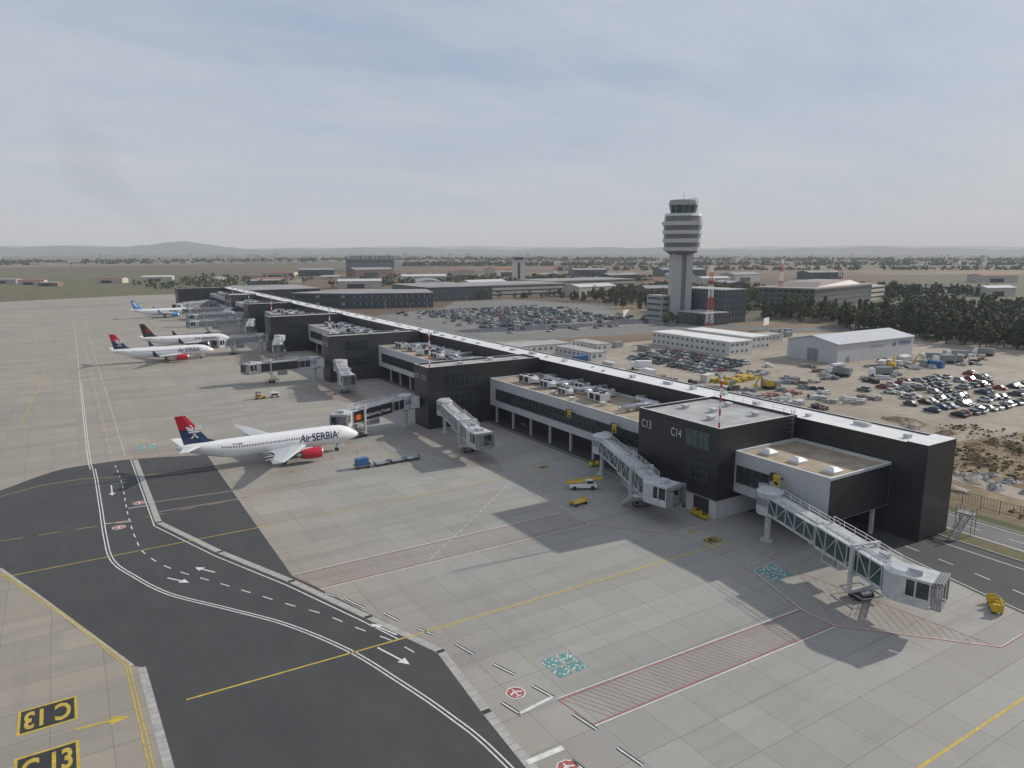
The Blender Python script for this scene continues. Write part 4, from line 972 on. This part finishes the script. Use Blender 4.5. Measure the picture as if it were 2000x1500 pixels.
# ------------------------------------------------------------------ cars
def car_mesh(col,kind):
    m=MB();L,Wd=(4.4,.88) if kind else (4.1,.86);h1=.92;h2=1.45 if kind==0 else 1.5
    def sect(x,w,z0,z1): return [(x,-w,z0),(x,w,z0),(x,w*.97,z1),(x,-w*.97,z1)]
    m.loft([sect(-L/2,Wd*.9,.35,.78),sect(-L/2+.25,Wd,.25,h1),sect(-L*.1,Wd,.25,h1+.02),sect(L*.22,Wd,.25,h1-.02),sect(L/2-.25,Wd*.97,.25,.76),sect(L/2,Wd*.88,.35,.62)],0,False)
    r0=-L/2+(.35 if kind else .7);r1=L*.24
    b=[(r0,-.8,h1),(r1,-.8,h1-.03),(r1,.8,h1-.03),(r0,.8,h1)];tp=[(r0+.35,-.62,h2),(r1-.75,-.62,h2),(r1-.75,.62,h2),(r0+.35,.62,h2)]
    m.add(b+tp,[(0,1,5,4),(1,2,6,5),(2,3,7,6),(3,0,4,7)],1)
    m.add([(p[0],p[1]*1.02,p[2]+.03) for p in tp]+[(p[0],p[1]*1.02,p[2]-.02) for p in tp],[(0,1,2,3),(4,5,1,0),(5,6,2,1),(6,7,3,2),(7,4,0,3)],0)
    for x in (-L*.31,L*.31):
        for y in (-Wd+.08,Wd-.08): m.cyl((x,y-.1,.32),(x,y+.1,.32),.32,n=8,m=2,sm=False)
    return m,[col,WIN,RUB]
ccols=[("silver",(.38,.39,.40)),("white",(.65,.65,.65)),("black",(.02,.02,.022)),("dark grey",(.09,.095,.1)),("blue",(.03,.06,.15)),("red",(.28,.03,.03)),("grey",(.2,.21,.22)),("dark green",(.03,.06,.045))]
protos=[]
for nme,c in ccols:
    for k in (0,1):
        m,ms=car_mesh(M("car_paint_"+nme.replace(" ","_"),c,.25,.2,var=.03),k)
        me=m.obj("parked_car",ms);protos.append((nme,me.data,m));bpy.data.objects.remove(me)
wts=[6,6,6,6,2,2,5,1]
ncar=[0];extra=MB()
def car(x,y,rot):
    i=rr.choices(range(8),wts)[0]*2+rr.randint(0,1)
    ncar[0]+=1
    if ncar[0]>295:
        c,s=math.cos(rot),math.sin(rot);mm=protos[i][2]
        extra.add([(x+a*c-b*s,y+a*s+b*c,z+.03) for a,b,z in mm.v],mm.f,[(0 if q==0 else 8)+((i//2) if q==0 else 0) for q in mm.m]);return
    o=bpy.data.objects.new("parked_car",protos[i][1]);COL.objects.link(o);o.location=(x,y,.03);o.rotation_euler[2]=rot
    tag(o,protos[i][0]+" car parked in an open car park","car","cars parked in rows")
sheet("car_park",[(172,300),(178,460),(250,500),(290,556),(345,560),(372,440),(330,395),(318,290),(262,285)],.012,ASPH2)
sheet("car_park_road",[(128,335),(165,325),(320,280),(330,255),(420,215),(420,240),(345,268),(338,300),(175,345),(165,480),(150,500)],.010,asphalt("landside_road",(.11,.11,.11),(.15,.145,.14)))
mb=MB()
for r in range(9):
    y=318+r*18
    for k in range(60):
        x=185+k*2.7
        if x>(318 if r<3 else 350-r): break
        mb.rib([(x,y),(x,y+10.5)],.12,.020)
struct(mb.obj("parking_bay_line",[WP]))
for row in range(6):
    for k in range(22):
        x=198+k*3.0+row*3+rr.uniform(-.5,.5);y=96+row*7.0-(x-200)*.04+rr.uniform(-.6,.6)
        if rr.random()<.68 and x<290: car(x,y,1.57+rr.choice((0,math.pi))+rr.uniform(-.2,.2))
for row in range(5):
    for k in range(16):
        if rr.random()<.85: car(196+row*7+rr.uniform(-.5,.5),178+k*2.9+row*2,rr.choice((0,math.pi))+rr.uniform(-.1,.1))
for row in range(9):
    y0=318+row*18
    for k in range(50):
        x=196+k*2.7
        dens=.78 if 210<x<312 and row>1 else .16
        if x>335: continue
        for yy in (2.6,7.9):
            if rr.random()<dens*.8: car(x+1.35,y0+yy,1.57+rr.choice((0,math.pi)))
ex=extra.obj("distant_parked_cars",[protos[i*2][1].materials[0] for i in range(8)]+[WIN]);ex["kind"]="stuff"
# ------------------------------------------------------------------ yard things
def container(x,y,rot,col,cn):
    o=thing("shipping_container",(x,y,.01),cn+" shipping container on the gravel yard","container",rot,group="containers in the yard")
    m=MB();m.box(-3.03,3.03,-1.2,1.2,.1,2.6)
    for k in range(20):
        xx=-2.9+k*.3
        for s in (-1,1): m.box(xx,xx+.14,s*1.2-.03,s*1.2+.03,.2,2.5)
    m.obj("body",[col],o);m=MB();m.box(3.03,3.07,-1.1,1.1,.2,2.5);m.obj("door",[STEELG],o)
for i in range(44):
    x=rr.uniform(140,330);y=rr.uniform(140,255)
    if 232<x<315 and 160<y<256: continue
    if 190<x<232 and 174<y<232: continue
    c=rr.choice([(BLUE,"blue"),(CW,"white"),(CW,"white"),(CW,"white"),(BRICK,"brown"),(STEELG,"grey"),(STEELG,"grey")]);container(x,y,rr.choice((0,1.57,.3)),c[0],c[1])
def truck(x,y,rot,col,cn):
    o=thing("lorry",(x,y,.01),cn+" lorry parked on the gravel yard","truck",rot,group="lorries in the yard")
    m=MB();m.box(-4,1.8,-1.2,1.2,1.1,3.3);m.box(-4.1,3.6,-.5,.5,.6,1.0);m.obj("cargo_body",[col],o)
    m=MB();m.hexa([(2.0,-1.15,.6),(3.9,-1.15,.6),(3.9,1.15,.6),(2.0,1.15,.6),(2.0,-1.1,2.9),(3.5,-1.1,2.9),(3.5,1.1,2.9),(2.0,1.1,2.9)]);m.obj("cab",[WHT],o)
    wheelset(o,[(-3,-1),(-3,1),(-1.8,-1),(-1.8,1),(3,-1),(3,1)],.5,.3)
for i in range(12): truck(*rr.choice([(rr.uniform(225,330),rr.uniform(142,158)),(rr.uniform(150,185),rr.uniform(120,200))]),rr.uniform(0,3),rr.choice([WHT,STEELG,STEELG]),"white-cabbed")
def digger(x,y,rot):
    o=thing("excavator",(x,y,.01),"yellow tracked excavator on the gravel yard","excavator",rot,group="excavators in the yard")
    m=MB();m.box(-1.6,1.4,-1.2,1.2,1.1,2.3);m.box(.2,1.3,.2,1.2,2.3,3.0);m.obj("body",[YEL],o)
    m=MB();m.beam((1.2,-.2,1.8),(4.0,-.2,4.6),.4,.5);m.beam((4.0,-.2,4.6),(5.6,-.2,2.0),.3,.4);m.box(5.1,6.0,-.7,.3,1.2,2.1);m.obj("boom",[YEL],o)
    for s in (-1.1,1.1): m=MB();m.box(-1.8,1.8,s-.3,s+.3,0,.9);m.obj("track",[DARK],o)
for x,y,r in ((262,150,.4),(281,146,2.4),(190,148,3)): digger(x,y,r)
def stack(x,y,col,cn):
    o=thing("material_stack",(x,y,.01),"stack of "+cn+" building materials on gravel","building materials",rr.uniform(0,3),group="stacks of building materials")
    m=MB()
    for k in range(7):
        a=rr.uniform(-2.5,1.5);b=rr.uniform(-1.5,1);h=rr.uniform(.4,1.3);m.box(a,a+rr.uniform(.8,2.4),b,b+rr.uniform(.6,1.6),.0+k*.002,h)
    m.obj("crate",[col],o)
for i in range(14): stack(193+rr.uniform(-9,9),166+rr.uniform(-4,4),YEL,"yellow")
for i in range(6): stack(183+rr.uniform(-9,9),137+rr.uniform(-4,4),RPF,"faded red")
for i in range(85): stack(rr.uniform(136,240),rr.uniform(118,178),rr.choice([STEELG,CW,BRICK,DARK,KERB,STEELG]),"grey and white")
for i in range(30): stack(rr.uniform(240,340),rr.uniform(138,162),rr.choice([STEELG,CW,BRICK,DARK,KERB]),"grey and white")
def pile(x,y,r,h,mat,lab):
    m=MB();n=18;rings=[]
    for k in range(6):
        q=k/5;rings.append([(r*(1-q*.95)*(1+rr.uniform(-.2,.2))*math.cos(2*math.pi*i/n),r*.6*(1-q*.95)*(1+rr.uniform(-.2,.2))*math.sin(2*math.pi*i/n),h*math.sin(q*1.57)*(1+rr.uniform(-.2,.2))) for i in range(n)])
    m.loft(rings,0,False);o=m.obj("rubble_heap",[mat],None,(x,y,0),rr.uniform(0,3));tag(o,lab,"rubble heap","heaps beside the access road")
RUBB=mottled("rubble",(.27,.26,.25),(.38,.37,.36),(.12,.11,.1),.6,2.2)
for i in range(30): pile(rr.uniform(136,185),rr.uniform(62,116),rr.uniform(2,6),rr.uniform(.4,1.3),rr.choice([SCRUB,SCRUB,DIRT]),"low heap of earth on scrubby ground")
for i in range(9): pile(rr.uniform(142,156),rr.uniform(56,68),rr.uniform(1.5,3),rr.uniform(.6,1.3),RUBB,"heap of broken grey concrete")
fe=thing("mesh_fence",(131,0,0),"dark mesh fence on posts along the access road","fence")
m=MB()
for k in range(90): m.beam((0,-30+k*3,0),(0,-30+k*3,2.4),.08)
m.beam((0,-30,2.3),(0,237,2.3),.05);m.beam((0,-30,.3),(0,237,.3),.05);m.obj("post",[DARK],fe)["kind"]="stuff"
m=MB()
for k in range(534): m.quad([(0,-30+k*.5,.3),(0,-29.96+k*.5,.3),(0,-29.96+k*.5,2.3),(0,-30+k*.5,2.3)])
for k in range(9): m.quad([(0,-30,.4+k*.22),(0,237,.4+k*.22),(0,237,.425+k*.22),(0,-30,.425+k*.22)])
m.obj("mesh_panel",[DARK],fe)["kind"]="stuff"
lp=thing("street_lamp",(200,300,0),"tall slender car park lamp post","street lamp",group="lamp posts around the car parks")
m=MB();m.cyl((0,0,0),(0,0,10),.12,.07,n=6);m.beam((-1.2,0,10),(1.2,0,10),.08);m.obj("post",[STEELW],lp)
for a in (-1.7,1.0): m=MB();m.box(a,a+.7,-.15,.15,9.9,10.05);m.obj("lamp_head",[STEELG],lp)
for x,y in [(x,y) for x in (190,222,254,286,318) for y in (320,356,392,428,470)]+[(340,250),(365,232),(390,215),(330,272),(128,200),(128,240),(128,280),(128,160),(128,120)]: dup(lp,(x,y,0))
for x,y,r in ((300,345,.5),(330,262,.4)):
    t=thing("billboard",(x,y,0),"white roadside billboard on posts","billboard",r)
    m=MB();m.box(-5,5,-.1,.1,3,7);m.obj("board",[WHT],t)
    for a in (-3,2.7): m=MB();m.box(a,a+.3,-.1,.1,0,2.98);m.obj("post",[STEELG],t)
# ------------------------------------------------------------------ trees
LEAF=[M("foliage_dark",(.042,.058,.024),.9,var=.5,sc=.8,coord='O'),M("foliage_olive",(.085,.09,.032),.9,var=.5,sc=.8,coord='O'),M("foliage_autumn",(.16,.11,.035),.9,var=.4,sc=.8,coord='O')]
BARK=M("bark",(.09,.07,.05),.9)
def crown(c,q,kind,h,bx0=0,by0=0,nb=15,nl=26,sc=1,mats=(0,0,1)):
    for b in range(nb):
        a=q.uniform(0,6.28)
        if kind==0: z=q.uniform(.16,1);rr_=(1-z)*2.9+.2;cz=z*h;cr=1.2*(1.25-z)+.4;d=q.uniform(0,rr_)
        else: z=q.uniform(.3,.9);rr_=3.4*math.sqrt(max(0,1-((z-.58)/.42)**2));cz=z*h;cr=q.uniform(1.1,1.8);d=rr_*q.uniform(.2,1)
        bx,by=bx0+d*math.cos(a)*sc,by0+d*math.sin(a)*sc
        for k in range(nl):
            v=Vector((q.gauss(0,1),q.gauss(0,1),q.gauss(0,.8))).normalized()*cr*q.uniform(.5,1.05)*sc
            p=Vector((bx,by,cz))+v;s=q.uniform(.3,.65)*sc*(26/nl)**.5
            u=Vector((q.gauss(0,1),q.gauss(0,1),q.gauss(0,1))).normalized();w=u.cross(v.normalized()+Vector((.01,.02,.3))).normalized()
            c.quad([p-u*s,p+w*s*.8,p+u*s,p-w*s*.8],q.choice(mats))
def tree_proto(kind,seed):
    q=random.Random(seed);h=q.uniform(8,12)
    tr=MB();tr.cyl((0,0,0),(0,0,h*.55),.28,.12,n=6)
    for k in range(5):
        a=q.uniform(0,6.28);z=h*q.uniform(.3,.5);tr.cyl((0,0,z),(1.6*math.cos(a),1.6*math.sin(a),z+1.8),.1,.04,n=5)
    c=MB();crown(c,q,kind,h);return tr,c
tps=[]
for i in range(7):
    kind=0 if i<3 else 1
    tr,c=tree_proto(kind,40+i)
    t=thing("tree",(0,0,0),["dark green pine tree beside the road","leafy green tree beside the road","autumn-tinted tree beside the road"][0 if i<3 else (1 if i<5 else 2)],"tree",group="trees around the airport roads")
    tr.obj("trunk",[BARK],t);c.obj("crown",[LEAF[0],LEAF[0] if i<2 else LEAF[1]] if i<3 else ([LEAF[0],LEAF[1]] if i<5 else [LEAF[1],LEAF[2]]),t);tps.append(t)
def plant(x,y,s=1,kinds=None):
    i=rr.choice(kinds or range(7))
    c=dup(tps[i],(x,y,0),rr.uniform(0,6.28));k=s*rr.uniform(.8,1.25);c.scale=(k,k,k*rr.uniform(.9,1.15))
def inpoly(x,y,P):
    r=False
    for i in range(len(P)):
        a,b=P[i],P[i-1]
        if (a[1]>y)!=(b[1]>y) and x<(b[0]-a[0])*(y-a[1])/(b[1]-a[1])+a[0]: r=not r
    return r
def samp(P):
    xs=[p[0] for p in P];ys=[p[1] for p in P]
    while True:
        x=rr.uniform(min(xs),max(xs));y=rr.uniform(min(ys),max(ys))
        if inpoly(x,y,P): return x,y
def grove(P,n,s=1,kinds=None):
    for k in range(n): plant(*samp(P),s,kinds)
grove([(372,130),(350,150),(358,200),(384,262),(410,262),(400,200),(398,130)],110,1.15,[0,1,2,3,4,5])
grove([(384,262),(390,300),(420,320),(450,300),(430,262)],40,1.05)
grove([(362,330),(345,400),(362,440),(400,440),(410,360),(385,325)],42,.9)
grove([(352,455),(370,520),(440,560),(450,500),(400,445)],36,.85)
grove([(300,562),(330,565),(420,570),(360,545)],14,.7,[3,4,5,6])
grove([(670,372),(700,372),(700,400),(670,395)],6,1.5,[3,4])
grove([(300,300),(330,300),(332,325),(308,340)],9,.6,[3,5,6])
for i,t in enumerate(tps): t.location=(375+i*9,300+i*4,0)
def wood(P,n,h,nb,nl,sc=1.0,ms=(0,0,0,1)):
    c=MB()
    for k in range(n):
        x,y=samp(P);crown(c,rr,rr.choice((0,1)),h*rr.uniform(.75,1.15),x,y,nb,nl,sc,ms)
    o=c.obj("woodland",[LEAF[0],LEAF[1],LEAF[2]]);o["kind"]="stuff"
wood([(398,90),(396,200),(412,262),(432,265),(452,300),(500,310),(620,300),(640,150),(560,90)],430,9.5,9,8,1.25,(0,0,1,1))
wood([(410,330),(400,440),(445,500),(455,560),(600,600),(640,520),(560,420),(450,390),(440,340)],330,8.5,8,8,1.2,(0,0,1,2))
wood([(600,410),(640,500),(760,480),(820,360),(660,340)],130,9,6,7,1.5)
wood([(440,585),(560,620),(620,620),(560,560),(470,520)],80,8,7,7,1.2,(0,1,2))
def belt(P,n,smin,smax,hh,q9=8):
    m=MB()
    for k in range(n):
        x,y=samp(P);H_=hh*rr.uniform(.5,1.1);w=rr.uniform(smin,smax)
        for j in range(q9):
            p=Vector((x+rr.uniform(-w,w),y+rr.uniform(-w,w),rr.uniform(.1,1)*H_));s=w*rr.uniform(.35,.7)
            a=rr.uniform(0,3.14);u=Vector((math.cos(a),math.sin(a),rr.uniform(-.3,.3)))*s;v=Vector((rr.uniform(-.4,.4),rr.uniform(-.4,.4),1))*s*.7
            m.quad([p-u,p-v,p+u,p+v],rr.choice([0,0,1]))
    o=m.obj("tree_belt",[LEAF[0],LEAF[1]]);o["kind"]="stuff"
belt([(250,820),(420,1050),(760,830),(700,740),(600,740)],300,3,5,9)
belt([(60,1000),(100,880),(230,870),(330,1100),(180,1200)],170,2.5,4.5,8)
belt([(700,1900),(2600,900),(2660,930),(760,1980)],520,5,9,12)
belt([(900,1250),(2300,520),(2330,545),(930,1300)],260,4,7,9)
belt([(-400,2500),(1200,2600),(3200,1300),(3400,1400),(1400,3000),(-400,2800)],800,8,14,13)
m=MB()
for i in range(1900):
    d=rr.uniform(2400,6500);a=rad(rr.uniform(-6,30) if rr.random()<.8 else rr.uniform(28,70));x=d*math.sin(a);y=d*math.cos(a)
    w=rr.uniform(5,12);h=rr.uniform(4,9)*(1 if rr.random()<.95 else 3);m.box(x-w,x+w,y-w*.7,y+w*.7,0,h,rr.choice([0,0,1]),rr.choice([2,2,0]))
o=m.obj("distant_town",[CREAM,TCONC,REDR]);o["kind"]="stuff"
# scrub and weeds beside the access road
SH=[M("shrub_brown",(.16,.10,.045),.9,var=.4),M("shrub_green",(.06,.07,.03),.9,var=.4),M("shrub_straw",(.28,.21,.11),.9,var=.3)]
m=MB();q=random.Random(9)
for i in range(2600):
    x=q.uniform(132,230);y=q.uniform(20,110)
    if y>116-(x-132)*.45: continue
    cl_=math.sin(x*.21)+math.sin(y*.17+x*.05)+q.uniform(-.8,.8)
    if cl_<-.1: continue
    for k in range(4):
        s=q.uniform(.2,.6);p=Vector((x+q.uniform(-.7,.7),y+q.uniform(-.7,.7),q.uniform(.05,.7)));a=q.uniform(0,3.14)
        u=Vector((math.cos(a),math.sin(a),0))*s;v=Vector((q.uniform(-.3,.3),q.uniform(-.3,.3),.8))*s
        m.quad([p-u,p+u,p+u*.4+v,p-u*.5+v],q.choice([0,0,1,2,2]))
m.obj("scrub_bushes",SH)["kind"]="stuff"
# hills
def hill(d,hfun,mat,name):
    m=MB();pts=[]
    for i in range(241):
        a=rad(-30+i*.5);h=hfun(math.degrees(a));pts.append((a,h))
    for i in range(240):
        (a,h),(b,g_)=pts[i],pts[i+1]
        p=lambda an,r,z:(r*math.sin(an),r*math.cos(an),z)
        m.quad([p(a,d,0),p(b,d,0),p(b,d*1.12,g_),p(a,d*1.12,h)]);m.quad([p(a,d*1.12,h),p(b,d*1.12,g_),p(b,d*1.3,0),p(a,d*1.3,0)])
    struct(m.obj(name,[mat]))
def h1(a):
    mt=78*math.exp(-((a-7.6)/1.7)**2)+22*math.exp(-((a-9.8)/2.6)**2)
    return 62+14*math.sin(a*.35)+8*math.sin(a*1.3+1)+4*math.sin(a*4.1)+mt+ (26*math.exp(-((a+2)/5)**2))
def h2(a): return 105+22*math.sin(a*.21+2)+10*math.sin(a*.9)
hill(9000,h1,M("wooded_hill",(.06,.075,.07),.95,var=.3,sc=.004),"hills")
hill(15000,h2,M("far_hill",(.07,.085,.09),.95,var=.2,sc=.002),"far_hills")
# haze layer: thin real scattering air, and a thin drifting smoke plume
def vol(name,dens,col,absorb=0):
    hm=bpy.data.materials.new(name);hm.use_nodes=True;nt=hm.node_tree;nt.nodes.clear()
    vo=N(nt,"ShaderNodeVolumeScatter" if not absorb else "ShaderNodeVolumeAbsorption");vo.inputs["Density"].default_value=dens;vo.inputs["Color"].default_value=col
    out=N(nt,"ShaderNodeOutputMaterial");nt.links.new(vo.outputs[0],out.inputs["Volume"]);return hm
m=MB();m.box(-16000,24000,-9000,24000,-5,420)
struct(m.obj("haze",[vol("haze_air",.00010,(.82,.92,1,1))]))
m=MB();rg=[]
for i in range(25):
    t=i/24;r=(30+110*t)*math.sin(math.pi*min(1,.06+t*.92))**.6
    cx=360-330*t**.8+25*math.sin(t*9);cz=60+440*t
    rg.append([(cx+r*math.cos(2*math.pi*j/24)*(1+.18*math.sin(3*j/24*6.28+i*.5)),3000+r*1.0*math.sin(2*math.pi*j/24),cz+r*.25*math.cos(2*math.pi*j/24)) for j in range(24)])
m.loft(rg,0,True)
m.obj("smoke_plume",[vol("smoke_air",.00055,(.1,.1,.12,1),1)])["kind"]="stuff"
